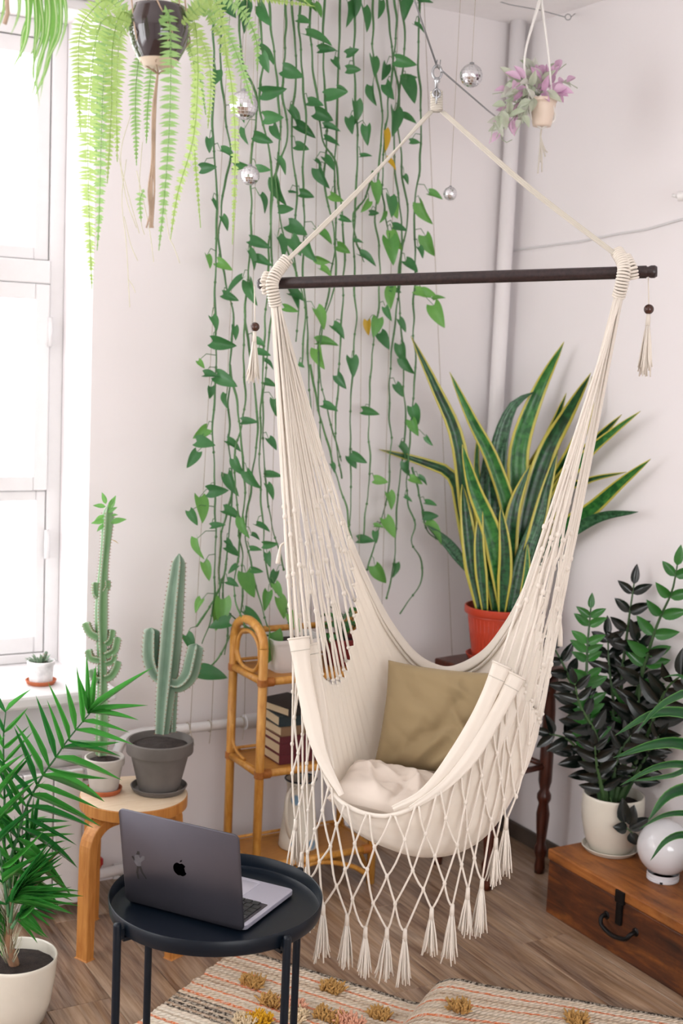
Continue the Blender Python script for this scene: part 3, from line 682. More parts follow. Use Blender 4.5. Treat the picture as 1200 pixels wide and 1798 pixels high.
def books():
    z = S2 + 0.0095; x0, y0 = 1.735, 3.325
    spec = [('burg', 0.030, 0, 'thick burgundy book at the bottom of the shelf stack'), ('burg', 0.034, 0, 'burgundy book second from the bottom of the stack'), ('burg', 0.022, 0, 'thin burgundy book in the middle of the stack'),
            ('book_tan', 0.029, 1.5, 'brown book lying on the burgundy books of the stack'), ('book_teal', 0.032, -3, 'dark teal book second from the top of the stack'), ('book_dark', 0.026, 14, 'charcoal book turned askew on top of the stack')]
    for m_, h, rot, lab in spec:
        w, d = 0.125 + rr(-.006, .004), 0.145 + rr(-.004, .004); c = Vector((x0 + w / 2, y0 + d / 2 - 0.01, z))
        o = thing('book', c, lab, 'book', 'books stacked on the rattan shelf'); Rm = Matrix.Rotation(math.radians(rot), 3, 'Z'); t = 0.0028
        MB().box((c.x - w / 2, c.y - d / 2, z), (c.x + w / 2, c.y + d / 2, z + t), Rm, c).box((c.x - w / 2, c.y - d / 2, z + h - t), (c.x + w / 2, c.y + d / 2, z + h), Rm, c).box((c.x - w / 2, c.y - d / 2, z + t), (c.x + w / 2, c.y - d / 2 + t, z + h - t), Rm, c).build('cover', m_, o, smooth=False, bevel=0.0008)
        MB().box((c.x - w / 2 + 0.003, c.y - d / 2 + t, z + t), (c.x + w / 2 - 0.003, c.y + d / 2 - 0.003, z + h - t), Rm, c).build('pages', 'paper', o, smooth=False)
        z += h + 0.0006
books()
def pitcher():
    c = Vector((1.845, 3.375, S1 + 0.0095)); o = thing('enamel_pitcher', c, 'white enamel pitcher with blue flowers on the bottom shelf', 'pitcher')
    MB().lathe([(0.0, 0), (0.060, 0), (0.063, 0.004), (0.060, 0.03), (0.052, 0.10), (0.044, 0.16), (0.041, 0.185), (0.044, 0.205), (0.049, 0.215), (0.047, 0.215), (0.040, 0.19), (0.041, 0.16), (0.055, 0.02), (0.0, 0.01)], c, 48).build('body', 'pitcher', o)
    MB().lathe([(0.0490, 0.2135), (0.0512, 0.2165), (0.0490, 0.2195), (0.0462, 0.2165), (0.0490, 0.2135)], c, 48).build('rim', 'enamel_navy', o)
    d = Vector((-0.8, -0.6, 0)).normalized(); U = Vector((0, 0, 1))
    MB().tube(resample([c + d * 0.044 + U * 0.20, c + d * 0.075 + U * 0.205, c + d * 0.098 + U * 0.175, c + d * 0.095 + U * 0.12, c + d * 0.075 + U * 0.07, c + d * 0.057 + U * 0.045], 26), 0.0065, 10).build('handle', 'cream', o)
pitcher()
def pot_lathe(c, r0, r1, h, rim=0.0, rimh=0.0, t=0.005, n=48, belly=0.0):
    pr = [(0.0, 0.0), (r0 * 0.96, 0.0), (r0, 0.004)]
    K = 8
    for k in range(1, K + 1):
        u = k / K; hh = (h - rimh) * u
        pr.append((r0 + (r1 - r0) * u + belly * math.sin(math.pi * u), hh))
    if rim: pr += [(r1 + rim, h - rimh), (r1 + rim + 0.001, h - rimh + 0.002), (r1 + rim + 0.001, h - 0.002), (r1 + rim - 0.001, h)]
    ri = r1 + rim - t
    pr += [(ri + 0.001, h), (ri, h - 0.003), (ri - 0.002 - rim * 0.5, h - 0.03), (ri - 0.004 - rim * 0.5, h - 0.045)]
    return MB().lathe(pr, c, n), ri - 0.002
def soil(c, r, z, parent):
    b = MB(); rows = []
    for i in range(7):
        u = i / 6; rows.append([c + Vector((r * u * math.cos(a), r * u * math.sin(a), z + 0.006 * (1 - u * u) + 0.003 * noise.noise(Vector((math.cos(a) * u * 4, math.sin(a) * u * 4, z * 50))))) for a in [2 * math.pi * j / 28 for j in range(28)]])
    b.grid(rows, closed_u=True); return b.build('soil', 'soil', parent)
def saucer(c, r, h, mat, parent, name='saucer'):
    return MB().lathe([(0.0, 0.0), (r * 0.86, 0.0), (r * 0.9, 0.002), (r, h), (r - 0.003, h + 0.001), (r * 0.86, 0.004), (0.0, 0.004)], c, 48).build(name, mat, parent, autosm=50)

# ------------------------------------------------------------------ dark turned-leg stand, snake plant
STZ = 0.69; SC0 = Vector((2.475, 3.235, 0))
def stand():
    o = thing('plant_stand', SC0, 'dark mahogany stand with turned legs in the corner under the red pot', 'stand')
    for x, y in ((2.345, 3.33), (2.372, 3.092), (2.612, 3.13), (2.588, 3.368)):
        pr = [(0.0, 0), (0.016, 0), (0.018, 0.02), (0.015, 0.05), (0.021, 0.07), (0.021, 0.085), (0.014, 0.10), (0.019, 0.15), (0.022, 0.20), (0.016, 0.235), (0.023, 0.25), (0.023, 0.265), (0.015, 0.28), (0.022, 0.31), (0.022, 0.42), (0.015, 0.44), (0.022, 0.46), (0.019, 0.55), (0.015, 0.60), (0.022, 0.62), (0.022, STZ - 0.03), (0.0, STZ - 0.03)]
        MB().lathe(pr, Vector((x, y, 0)), 20).build('leg', 'mahogany', o)
    for a, b_ in (((2.345, 3.33), (2.372, 3.092)), ((2.372, 3.092), (2.612, 3.13)), ((2.612, 3.13), (2.588, 3.368)), ((2.588, 3.368), (2.345, 3.33))):
        A = Vector((*a, 0.36)); B = Vector((*b_, 0.36)); MB().tube([A, B], 0.010, 10).build('stretcher', 'mahogany', o)
        A.z = B.z = STZ - 0.055; d = (B - A).normalized(); MB().obox((A + B) / 2, (B - A) / 2, d.cross(Vector((0, 0, 1))) * 0.010, Vector((0, 0, 0.025))).build('apron', 'mahogany', o, smooth=False, bevel=0.003)
    cc = Vector((2.479, 3.23, STZ - 0.0125)); d = Vector((0.99, 0.155, 0)).normalized(); s = Vector((-d.y, d.x, 0))
    MB().obox(cc, d * 0.15, s * 0.15, Vector((0, 0, 0.0125))).build('top', 'mahogany', o, smooth=False, bevel=0.005)
stand()
def snake():
    c = onz(858, 1143, STZ) ; c = Vector((2.485, 3.265, STZ)); d0 = (c - CAM).dot(DIR)
    o = thing('snake_plant', c, 'tall snake plant with yellow leaf margins in a ribbed red pot', 'plant')
    saucer(c, 0.098, 0.02, 'red_pot', o)
    cz = c + Vector((0, 0, 0.006)); b, ri = pot_lathe(cz, 0.076, 0.098, 0.172, 0.010, 0.022)
    b.build('pot', 'red_pot', o, autosm=40)
    for k in range(40):
        a = 2 * math.pi * k / 40; e = Vector((math.cos(a), math.sin(a), 0))
        MB().tube([cz + e * 0.0800 + Vector((0, 0, 0.035)), cz + e * 0.0955 + Vector((0, 0, 0.135))], 0.0016, 5).build('rib', 'red_pot', o)
    for z, r_ in ((0.024, 0.080), (0.142, 0.0975)): MB().lathe([(r_ - 0.002, -0.003), (r_ + 0.0015, 0), (r_ - 0.002, 0.003)], cz + Vector((0, 0, z)), 48).build('band', 'red_pot', o)
    soil(cz, ri - 0.004, 0.152, o)
    L = [([(838, 1055), (822, 900), (803, 770), (765, 680), (722, 590)], 30, 'snake', 0.0, -.05), ([(897, 1060), (897, 920), (868, 815), (828, 735), (790, 653)], 30, 'snake_l', .02, -.10), ([(832, 1050), (812, 900), (794, 836), (745, 812), (666, 789)], 26, 'snake', .05, .08),
         ([(890, 1058), (868, 950), (834, 860), (812, 780)], 36, 'snake_l', -.05, -.12), ([(836, 1058), (826, 960), (812, 850)], 32, 'snake', -.05, -.06), ([(858, 1055), (850, 900), (853, 785)], 25, 'snake_d', .04, .05), ([(880, 1060), (873, 900), (876, 790), (900, 715), (938, 688)], 40, 'snake_d', .03, .0),
         ([(905, 1060), (912, 900), (912, 790), (945, 690), (991, 600)], 42, 'snake_l', .0, .02), ([(915, 1060), (930, 905), (958, 800), (995, 730), (1038, 655)], 42, 'snake', -.03, -.02), ([(905, 1055), (893, 960), (920, 855), (962, 775), (995, 690)], 30, 'snake', .05, .06),
         ([(925, 1050), (950, 905), (1000, 825), (1045, 775), (1092, 728)], 28, 'snake', .03, .06), ([(930, 1050), (965, 890), (1025, 805), (1080, 756), (1125, 722)], 24, 'snake_l', .0, .02), ([(935, 1050), (975, 945), (1040, 893), (1090, 848), (1143, 806)], 30, 'snake_l', .0, -.02),
         ([(930, 1055), (965, 965), (1010, 930), (1060, 906), (1121, 899)], 22, 'snake_d', -.02, -.04), ([(930, 1000), (980, 880), (1030, 845), (1100, 829)], 16, 'snake', .06, .08), ([(895, 1060), (900, 910), (932, 815)], 32, 'snake', -.04, -.05), ([(925, 1050), (938, 950), (960, 860), (980, 790)], 30, 'snake', -.05, -.07),
         ([(918, 1055), (945, 940), (985, 860), (1008, 790)], 30, 'snake', -.02, .0), ([(868, 1060), (880, 960), (905, 870), (928, 800)], 30, 'snake_d', .02, .03), ([(852, 1060), (842, 980), (822, 1002), (790, 958), (750, 922)][2:], 20, 'snake_d', .0, .02), ([(928, 1060), (925, 1010), (927, 955)], 14, 'snake_l', -.07, -.08),
         ([(846, 1060), (842, 960), (846, 880)], 22, 'snake', -.07, -.08), ([(870, 1060), (862, 980), (845, 900)], 28, 'snake_l', -.03, -.06), ([(885, 1060), (888, 980), (880, 890)], 26, 'snake', -.07, -.1), ([(905, 1060), (920, 980), (950, 900), (962, 850)], 30, 'snake_d', -.06, -.06), ([(862, 1060), (858, 930), (838, 830), (842, 745)], 16, 'snake_l', .06, .06), ([(878, 1062), (905, 960), (968, 860), (1030, 740), (1040, 660)], 30, 'snake', .06, .08)]
    for i, (pts, w, m_, da, db) in enumerate(L):
        n = len(pts); p3 = [PW(x, y, d0 + da + (db - da) * k / (n - 1)) for k, (x, y) in enumerate(pts)]
        if i != 19: p3[0] = Vector((c.x + (p3[0] - c).x * 0.75, c.y + (p3[0] - c).y * 0.75, cz.z + 0.150))
        blade('leaf', m_, p3, px2m(w, d0), o, n=20, cup=0.22, twist=rr(-0.7, 0.7), thick=0.0025)
snake()

# ------------------------------------------------------------------ chest, cream pot with ZZ plant, globe, arching plant
CH = 0.2
def chest():
    x0, x1, y0, y1 = 2.437, 2.722, 1.85, 2.887
    o = thing('wooden_chest', Vector(((x0 + x1) / 2, (y0 + y1) / 2, 0)), 'old brown wooden chest with an iron handle along the right wall', 'chest')
    MB().box((x0 + 0.003, y0 + 0.004, 0.0), (x1, y1 - 0.004, CH - 0.034)).build('body', 'chest', o, smooth=False, bevel=0.004)
    MB().box((x0, y0, CH - 0.0335), (x1, y1, CH)).build('lid', 'chest_lid', o, smooth=False, bevel=0.005)
    q = onx(1090, 1580, x0); hy = q.y
    h = MB().box((x0 - 0.006, hy - 0.018, CH - 0.042), (x0 + 0.004, hy + 0.018, CH - 0.006)).box((x0 - 0.006, hy - 0.011, CH - 0.105), (x0 + 0.008, hy + 0.011, CH - 0.042)).build('hasp', 'iron', o, smooth=False, bevel=0.002)
    hz = 0.092
    a, b_ = onx(1064, 1612, x0).y, onx(1115, 1640, x0).y
    MB().tube(resample([(x0 + 0.004, a, hz + 0.01), (x0 - 0.016, a, hz + 0.006), (x0 - 0.024, a - 0.012, hz - 0.012), (x0 - 0.026, (a + b_) / 2, hz - 0.022), (x0 - 0.024, b_ + 0.012, hz - 0.012), (x0 - 0.016, b_, hz + 0.004), (x0 + 0.004, b_, hz + 0.008)], 30), 0.0065, 10).build('handle', 'iron', o)
    for y in (a, b_): MB().lathe([(0.0, 0), (0.013, 0), (0.012, 0.006), (0.0, 0.008)], Vector((x0 + 0.007, y, hz + 0.008)), 14, ax=(Vector((0, 1, 0)), Vector((0, 0, 1)), Vector((-1, 0, 0)))).build('handle_plate', 'iron', o)
    for y in (y1 - 0.03, y1 - 0.3): MB().box((x0 + 0.004, y - 0.003, CH - 0.075), (x0 + 0.0062, y, CH - 0.07)).build('nail', 'iron', o, smooth=False)
chest()
oval = lambda u: 0.5 * (math.sin(math.pi * min(1, u ** 0.75 * 0.97 + 0.03))) ** 0.8
oval_me = leafmesh('leaf', 'zz', oval, 7, 0.12, 0.12); ovalg_me = leafmesh('leaf', 'zzg', oval, 7, 0.12, 0.12)
def zz():
    c = Vector((2.605, 2.80, CH)); d0 = (c - CAM).dot(DIR)
    o = thing('zz_plant', c, 'dark glossy plant in a cream pot on the wooden chest', 'plant')
    saucer(c, 0.086, 0.014, 'cream', o); cz = c + Vector((0, 0, 0.0045))
    pr = [(0.0, 0), (0.058, 0), (0.064, 0.004), (0.080, 0.04), (0.091, 0.09), (0.094, 0.13), (0.092, 0.165), (0.091, 0.172), (0.0885, 0.173), (0.086, 0.170), (0.087, 0.12)]
    MB().lathe(pr, cz, 56).build('pot', 'cream', o); soil(cz, 0.086, 0.142, o)
    ST = [([(1045, 1385), (1034, 1260), (1031, 1160), (1038, 1068)], 1, -.05, -.08, 34, 12), ([(1085, 1385), (1092, 1200), (1104, 1095), (1114, 1025)], 0, .03, .05, 44, 9), ([(1095, 1385), (1112, 1250), (1150, 1110), (1180, 1040), (1190, 992)], 1, .02, .0, 44, 9),
          ([(1055, 1390), (1030, 1290), (1000, 1190), (968, 1128)], 0, -.02, -.06, 40, 9), ([(1050, 1392), (1030, 1340), (1000, 1300), (965, 1288)], 0, .02, .0, 44, 5), ([(1080, 1385), (1118, 1250), (1128, 1160), (1120, 1125)], 0, -.03, -.08, 52, 7),
          ([(1090, 1390), (1130, 1310), (1168, 1215), (1205, 1180)], 0, -.01, .0, 52, 8), ([(1070, 1390), (1078, 1250), (1070, 1170), (1068, 1115)], 0, .0, .03, 44, 8), ([(1062, 1390), (1050, 1300), (1020, 1240), (1010, 1200)], 0, -.05, -.1, 38, 7), ([(1100, 1385), (1140, 1320), (1160, 1290)], 0, .02, .04, 40, 5), ([(1070, 1390), (1085, 1330), (1110, 1290)], 0, -.05, -.09, 42, 5), ([(1058, 1385), (1050, 1350), (1045, 1310)], 0, -.06, -.09, 38, 5)]
    for pts, g, da, db, ll, n in ST:
        k = len(pts); p3 = [PW(x, y, d0 + da + (db - da) * i / (k - 1)) for i, (x, y) in enumerate(pts)]; p3[0] = cz + Vector(((p3[0] - cz).x * .6, (p3[0] - cz).y * .6, 0.140))
        cv = resample(p3, 24); st = MB().tube(cv, [px2m(5.5, d0) * (1 - 0.75 * i / 23) for i in range(24)], 7).build('stem', 'zz_stem', o)
        for j in range(n):
            u = 0.32 + 0.66 * j / (n - 1); q = cv[min(23, int(u * 23))]; t = (cv[min(23, int(u * 23) + 1)] - cv[int(u * 23) - 1]).normalized()
            vw = (CAM - q).normalized(); s = t.cross(vw).normalized(); nn = s.cross(t)
            a0 = rr(-0.5, 0.5)
            for sg in (-1, 1):
                ss = s * math.cos(a0) * sg + nn * math.sin(a0) * sg
                d = ss * 0.95 + t * (0.25 + 0.4 * u) + nn * rr(-0.15, 0.2); l = px2m(ll * 1.12, d0) * rr(0.85, 1.12) * (0.75 + 0.25 * math.sin(math.pi * min(1, u)))
                inst('leaf', ovalg_me if g else oval_me, st, q, d, nn + ss * 0.25 + Vector((0, 0, 0.4)), l, l * 0.46)
        inst('leaf', ovalg_me if g else oval_me, st, cv[-1], (cv[-1] - cv[-3]), (CAM - cv[-1]).normalized(), px2m(ll, d0) * 0.8, px2m(ll, d0) * 0.35)
    cv = resample([P(1072, 1400, d0 - .06), P(1080, 1425, d0 - .10), P(1096, 1448, d0 - .12), P(1112, 1464, d0 - .13)], 14)
    st = MB().tube(cv, 0.0022, 6).build('stem', 'zz_stem', o)
    for (x0, y0, x1, y1, w) in ((1098, 1444, 1094, 1402, 24), (1102, 1455, 1078, 1452, 20), (1106, 1456, 1141, 1436, 22), (1108, 1462, 1118, 1484, 20), (1106, 1448, 1114, 1414, 22)):
        A = P(x0, y0, d0 - .125); B = P(x1, y1, d0 - .135); inst('leaf', oval_me, st, A, B - A, (CAM - A).normalized(), (B - A).length, px2m(w, d0))
zz()
def globe():
    c = Vector((2.595, 2.565, CH)); o = thing('globe_shade', c, 'white opal glass globe resting on the wooden chest', 'lamp shade')
    R = 0.0785; zc = 0.022 + R * 0.93; pr = [(0.0, 0.0), (0.043, 0.0), (0.046, 0.003), (0.046, 0.010), (0.042, 0.012), (0.042, 0.016), (0.046, 0.018), (0.046, 0.024)]
    MB().lathe(pr, c, 48).build('collar', 'opal', o, autosm=40)
    MB().lathe([(max(1e-4, R * math.sin(a)), zc - R * math.cos(a)) for a in [0.62 + (math.pi - 0.62) * k / 28 for k in range(29)]], c, 56).build('globe', 'opal', o)
    d = Vector((-0.75, -0.66, 0)); MB().obox(c + d * 0.0458 + Vector((0, 0, 0.005)), d * 0.001, d.cross(Vector((0, 0, 1))) * 0.004, Vector((0, 0, 0.003))).build('notch', 'key', o, smooth=False)
globe()
def arching():
    c = Vector((2.60, 2.33, CH)); o = thing('arching_plant', c, 'plant with long arching green leaves at the right edge above the globe', 'plant'); d0 = (c - CAM).dot(DIR)
    b, ri = pot_lathe(c, 0.06, 0.075, 0.13, 0.006, 0.018); b.build('pot', 'cream', o, autosm=40); soil(c, ri, 0.112, o)
    bt = c + Vector((0, 0, 0.115))
    tip = [[(1225, 1222), (1185, 1225), (1150, 1248), (1120, 1285)], [(1235, 1268), (1190, 1250), (1140, 1256), (1080, 1292)], [(1240, 1325), (1195, 1305), (1145, 1308), (1076, 1331)], [(1235, 1360), (1200, 1342), (1150, 1348), (1088, 1380)], [(1240, 1390), (1205, 1385), (1170, 1400), (1138, 1442)], [(1240, 1440), (1205, 1428), (1165, 1432), (1122, 1456)], [(1240, 1490), (1205, 1466), (1170, 1476), (1142, 1512)], [(1230, 1250), (1210, 1200), (1190, 1185), (1165, 1190)], [(1245, 1365), (1212, 1350), (1178, 1362), (1105, 1372)]]
    W_ = [20, 24, 26, 16, 26, 12, 16, 14, 12]
    for t, w in zip(tip, W_):
        dp = d0 + rr(-.03, .03); p3 = [bt, bt + Vector((0, 0, 0.16 if t[0][1] < 1340 else 0.08)) + (P(*t[0], dp) - bt) * 0.35] + [P(x, y, dp - .02 * k) for k, (x, y) in enumerate(t)]
        blade('leaf', 'drac', p3, px2m(w, d0), o, n=26, cup=0.25, twist=rr(-.5, .5), prof=lambda u: (0.25 + 0.75 * min(1, u * 1.7)) * (1 - u ** 4) ** 0.9)
    for k in range(8):
        a = rr(-1.2, 1.9); dd = Vector((math.cos(a), math.sin(a), 0)); dd.x = -abs(dd.x) * 0.3 if dd.x > 0 else dd.x * 0.3; h = rr(0.25, 0.4); r_ = rr(0.12, 0.25)
        blade('leaf', 'drac', [bt, bt + Vector((0, 0, h * .6)) + dd * r_ * .3, bt + Vector((0, 0, h)) - Vector((0, abs(dd.y), 0)) * r_ * .7, bt + Vector((0, 0, h * .75)) - Vector((0, abs(dd.y) + 0.2, 0)) * r_ * 1.2], 0.03, o, n=18, side=Vector((0.1, -0.3, 1)))
arching()

# ------------------------------------------------------------------ hammock chair
def hammock():
    BL, BR = P(470, 498, 3.12), P(1118, 478, 2.86); e1 = (BR - BL).normalized(); U = Vector((0, 0, 1)); mid = (BL + BR) / 2
    o = thing('hammock_chair', Vector((mid.x, mid.y, 0.5)), 'cream cotton hammock chair with fringe hanging from a dark wooden bar', 'hammock chair')
    R = [[(512, 1125, 2.99), (530, 1225, 2.97), (550, 1305, 2.93), (584, 1390, 2.88), (622, 1422, 2.84), (676, 1434, 2.81), (730, 1417, 2.79), (775, 1385, 2.785), (820, 1341, 2.79), (878, 1255, 2.80), (908, 1190, 2.82)],
         [(536, 1148, 3.01), (556, 1270, 2.99), (585, 1385, 2.94), (622, 1455, 2.89), (690, 1492, 2.86), (748, 1503, 2.85), (810, 1490, 2.85), (862, 1452, 2.85), (905, 1380, 2.86), (930, 1310, 2.87), (937, 1245, 2.88)],
         [(582, 1196, 3.06), (600, 1290, 3.08), (625, 1390, 3.08), (670, 1452, 3.06), (720, 1476, 3.05), (770, 1478, 3.04), (825, 1462, 3.02), (870, 1410, 3.0), (910, 1350, 2.98), (938, 1295, 2.95), (946, 1265, 2.93)],
         [(610, 1168, 3.10), (630, 1260, 3.16), (655, 1345, 3.20), (700, 1390, 3.22), (750, 1405, 3.22), (800, 1405, 3.21), (850, 1380, 3.17), (890, 1330, 3.12), (920, 1270, 3.06), (942, 1200, 3.02), (950, 1160, 3.0)],
         [(626, 1060, 3.14), (650, 1130, 3.20), (680, 1200, 3.25), (725, 1255, 3.29), (775, 1275, 3.30), (825, 1265, 3.28), (865, 1225, 3.23), (900, 1170, 3.17), (925, 1110, 3.12), (944, 1060, 3.08), (952, 1030, 3.06)],
         [(614, 946, 3.17), (642, 1010, 3.22), (680, 1085, 3.27), (725, 1145, 3.31), (765, 1170, 3.33), (800, 1172, 3.32), (850, 1145, 3.28), (890, 1095, 3.22), (920, 1040, 3.16), (940, 990, 3.12), (948, 966, 3.10)]]
    NS, NT_ = 110, 84; key = [resample([P(*q) for q in r], NS) for r in R]
    G = [[None] * NS for _ in range(NT_)]
    for j in range(NS):
        col = crom([k[j] for k in key], NT_)
        for i in range(NT_): G[i][j] = col[i]
    S = [[p.copy() for p in r] for r in G]; NR = 21
    for i in range(NT_):
        for j in range(NS):
            a = G[min(i + 1, NT_ - 1)][j] - G[max(i - 1, 0)][j]; b_ = G[i][min(j + 1, NS - 1)] - G[i][max(j - 1, 0)]; n = a.cross(b_).normalized(); s = j / (NS - 1); t = i / (NT_ - 1)
            fade = math.exp(-s / 0.17) + math.exp(-(1 - s) / 0.17); edge = math.sin(math.pi * t) ** 0.35 if 0 < t < 1 else 0
            dsp = 0.0065 * fade * math.cos(2 * math.pi * NR * t) * edge + 0.004 * noise.noise(Vector((s * 3, t * 10, 1))) * edge * (fade + 0.15)
            dsp += (0.009 * math.exp(-((t - 0.05) / 0.018) ** 2) - 0.007 * math.exp(-((t - 0.10) / 0.02) ** 2)) * (max(0, s - 0.45) * 1.6 + max(0, 0.3 - s))
            sc = 0.010 * (0.5 - 0.5 * math.cos(2 * math.pi * NR * t)) * (math.exp(-s / 0.02) + math.exp(-(1 - s) / 0.02))
            S[i][j] = G[i][j] + n * dsp - U * sc
    MB().grid(S).build('sling', 'cloth', o, solid=0.003)
    MB().tube([p + U * 0.001 for p in S[0]], 0.0055, 8).build('front_hem', 'cloth', o); MB().tube(S[-1], 0.0065, 8).build('back_hem', 'cloth', o)
    rows = []                                              # turned-over band of the back edge
    for k in range(8):
        a = k / 7 * math.pi * 0.9; rows.append([p + U * (0.010 * math.sin(a)) + (CAM - p).normalized() * 0.018 * (1 - math.cos(a)) * 0.6 - U * 0.020 * (1 - math.cos(a)) * 0.6 for p in S[-1]])
    MB().grid(rows).build('back_fold', 'cloth', o, solid=0.003)
    MB().tube([p - U * 0.030 + (CAM - p).normalized() * 0.018 for p in S[-1]], 0.004, 6).build('fold_seam', 'cloth', o)
    def band(path, rad, name='edge_fold'):
        cv = resample([P(*q) for q in path], 40); b = MB(); rows_ = []
        for i, p in enumerate(cv):
            t = (cv[min(i + 1, 39)] - cv[max(i - 1, 0)]).normalized(); vw = (CAM - p).normalized(); x = t.cross(vw).normalized(); u = i / 39; w = rad * (0.35 + 0.65 * min(1, u * 2.2)) * (1 + 0.25 * max(0, u - 0.85) / 0.15)
            rows_.append([p + x * (w * math.cos(a)) + vw * (w * 0.42 * math.sin(a) + 0.0016 * math.sin(3 * math.cos(a) * 2 + u * 5)) for a in [k * math.pi / 8 for k in range(16)]])
        b.grid(rows_, closed_u=True); b.f.append(tuple(39 * 16 + k for k in range(16))); b.build(name, 'cloth', o)
        MB().tube(rows_[-1] + rows_[-1][:1], 0.0024, 6).build('fold_hem', 'cloth', o); MB().tube([q.lerp(w_, 0.02) for q, w_ in zip(rows_[-4], rows_[-4][1:] + rows_[-4][:1])] + rows_[-4][:1], 0.0012, 5).build('fold_stitch', 'rope_dim', o)
    band([(690, 1420, 2.80), (745, 1392, 2.785), (795, 1335, 2.785), (838, 1265, 2.79), (866, 1205, 2.80), (882, 1168, 2.805)], 0.017)
    band([(720, 1420, 2.785), (780, 1380, 2.775), (830, 1325, 2.775), (872, 1255, 2.785), (896, 1210, 2.795), (908, 1186, 2.80)], 0.016)
    band([(600, 1396, 2.86), (566, 1330, 2.90), (548, 1262, 2.93), (535, 1195, 2.95), (525, 1120, 2.965)], 0.020)
    band([(585, 1350, 2.90), (572, 1290, 2.94), (562, 1220, 2.97), (550, 1150, 2.99), (546, 1132, 2.99)], 0.012)
    # the wooden bar
    rb = 0.0142; d = e1
    up = (U - d * U.dot(d)).normalized(); sd = d.cross(up)
    LB = (BR - BL).length + 0.022
    def lat(prof, c): return MB().lathe(prof, c, 28, ax=(up, sd, d))
    lat([(rb, 0), (rb, LB)], BL).build('spreader_bar', 'bar', o)
    for c, sg in ((BL, -1), (BL + d * LB, 1)):
        pr = [(0.0, -0.024), (0.011, -0.0235), (0.0142, -0.018), (0.0142, -0.010), (0.0115, -0.003), (0.0142, 0.003)]
        if sg > 0: pr = [(r_, -z) for r_, z in pr]
        lat(pr, c).build('bar_end', 'bar', o)
    # rope sleeves, cords
    def coil(path, r_, name='rope_sleeve', n=14, flat=0.7):
        b = MB(); cv = resample(path, n)
        for i, p in enumerate(cv):
            t = (cv[min(i + 1, n - 1)] - cv[max(i - 1, 0)]).normalized(); x = t.cross((CAM - p).normalized()).normalized(); y = x.cross(t)
            b.tube([p + x * (r_ * math.cos(a)) + y * (r_ * flat * math.sin(a)) for a in [k * math.pi / 6 for k in range(13)]], 0.0030, 6)
        b.build(name, 'rope', o)
    dl, dr = 3.095, 2.84
    coil([P(505, 455, dl + .0), P(494, 468, dl - .005), P(484, 482, dl - .02), P(478, 498, dl - .024), P(480, 515, dl - .022), P(484, 535, dl - .01)], 0.0135, n=20)
    coil([P(470, 482, dl + .01), P(464, 498, dl - .012), P(468, 512, dl)], 0.009, n=7)
    coil([P(1084, 442, dr + .02), P(1092, 455, dr + .0), P(1097, 470, dr - .014), P(1095, 485, dr - .018), P(1091, 505, dr - .012), P(1087, 520, dr)], 0.0130, n=20)
    coil([P(1100, 452, dr + .0), P(1110, 470, dr - .016), P(1113, 488, dr - .012)], 0.010, n=9)
    TL, TR = P(484, 530, dl - .004), P(1088, 516, dr + .002)
    for side, T0, idx in ((0, TL, 0), (1, TR, NS - 1)):
        n = 26; cords = []
        for i in range(n):
            t = (i + 0.5) / n; k = min(NT_ - 1, round(round(t * NR) / NR * (NT_ - 1)) if 0 < i < n - 1 else (0 if i == 0 else NT_ - 1))
            A = T0 + e1 * ((i % 9) - 4) * 0.0024 * (1 if side == 0 else 0.8) + (CAM - T0).normalized() * ((i * 7 % 5) - 2) * 0.003; B = S[k][idx] + U * 0.004
            cords.append((A, B))
        fr = [0.62, 0.74, 0.86]
        for i, (A, B) in enumerate(cords):
            pts = []; kn = []
            for q in range(0, 29):
                f = q / 28; p = A.lerp(B, f); sag = math.sin(math.pi * f) * 0.006
                for l, fk in enumerate(fr):
                    fk2 = fk + 0.035 * math.sin(i // 2 * 2.1 + l * 1.3 + side); nb = i + (1 if (i + l) % 2 == 0 else -1)
                    if 0 <= nb < n:
                        w = max(0, 1 - abs(f - fk2) / 0.055); p2 = cords[nb][0].lerp(cords[nb][1], f); p = p.lerp(p2, 0.42 * w)
                        if abs(f - fk2) < 0.0179 and (i + l) % 2 == 0: kn.append(p.lerp(p2, 0.15))
                pts.append(p - U * sag)
            b = MB().tube(pts, 0.0031, 6)
            for p in kn: b.ball(p - U * 0.005, 0.0060, 7, 5, (1, 1, 1.3))
            b.ball(B, 0.005, 7, 5); b.build('cord', 'rope', o)
        for (x, y, dd) in (((512, 1122, 2.965), (524, 1120, 2.962), (538, 1122, 2.965), (548, 1132, 2.985)) if side == 0 else ((876, 1168, 2.80), (888, 1170, 2.80), (902, 1186, 2.80), (914, 1190, 2.80))):
            A = T0 + e1 * rr(-.008, .008) - DIR * .008; B = P(x, y, dd); b = MB().tube([A.lerp(B, q / 16) - U * 0.006 * math.sin(math.pi * q / 16) for q in range(17)], 0.0031, 6)
            for f in (0.66 + rr(-.04, .04), 0.8 + rr(-.04, .04)): b.ball(A.lerp(B, f) - U * .004, .006, 7, 5, (1, 1, 1.3))
            b.build('cord', 'rope', o)
        if side == 0:   # loose end
            a = P(503, 952, 3.05); MB().tube(resample([a, P(494, 957, 3.05), P(491, 970, 3.05), P(488, 990, 3.05)], 10), [0.003, 0.003, 0.003, .003, .0035, .004, .005, .0055, .006, .006], 6).build('loose_end', 'rope', o)
        else:
            a = P(982, 985, 2.93); MB().tube(resample([a, P(983, 1040, 2.93), P(985, 1100, 2.93), P(984, 1135, 2.93)], 12), [.0028] * 9 + [.005, .006, .0065], 6).build('loose_end', 'rope', o)
    # suspension ropes and hardware
    ap = P(767, 192, 2.99)
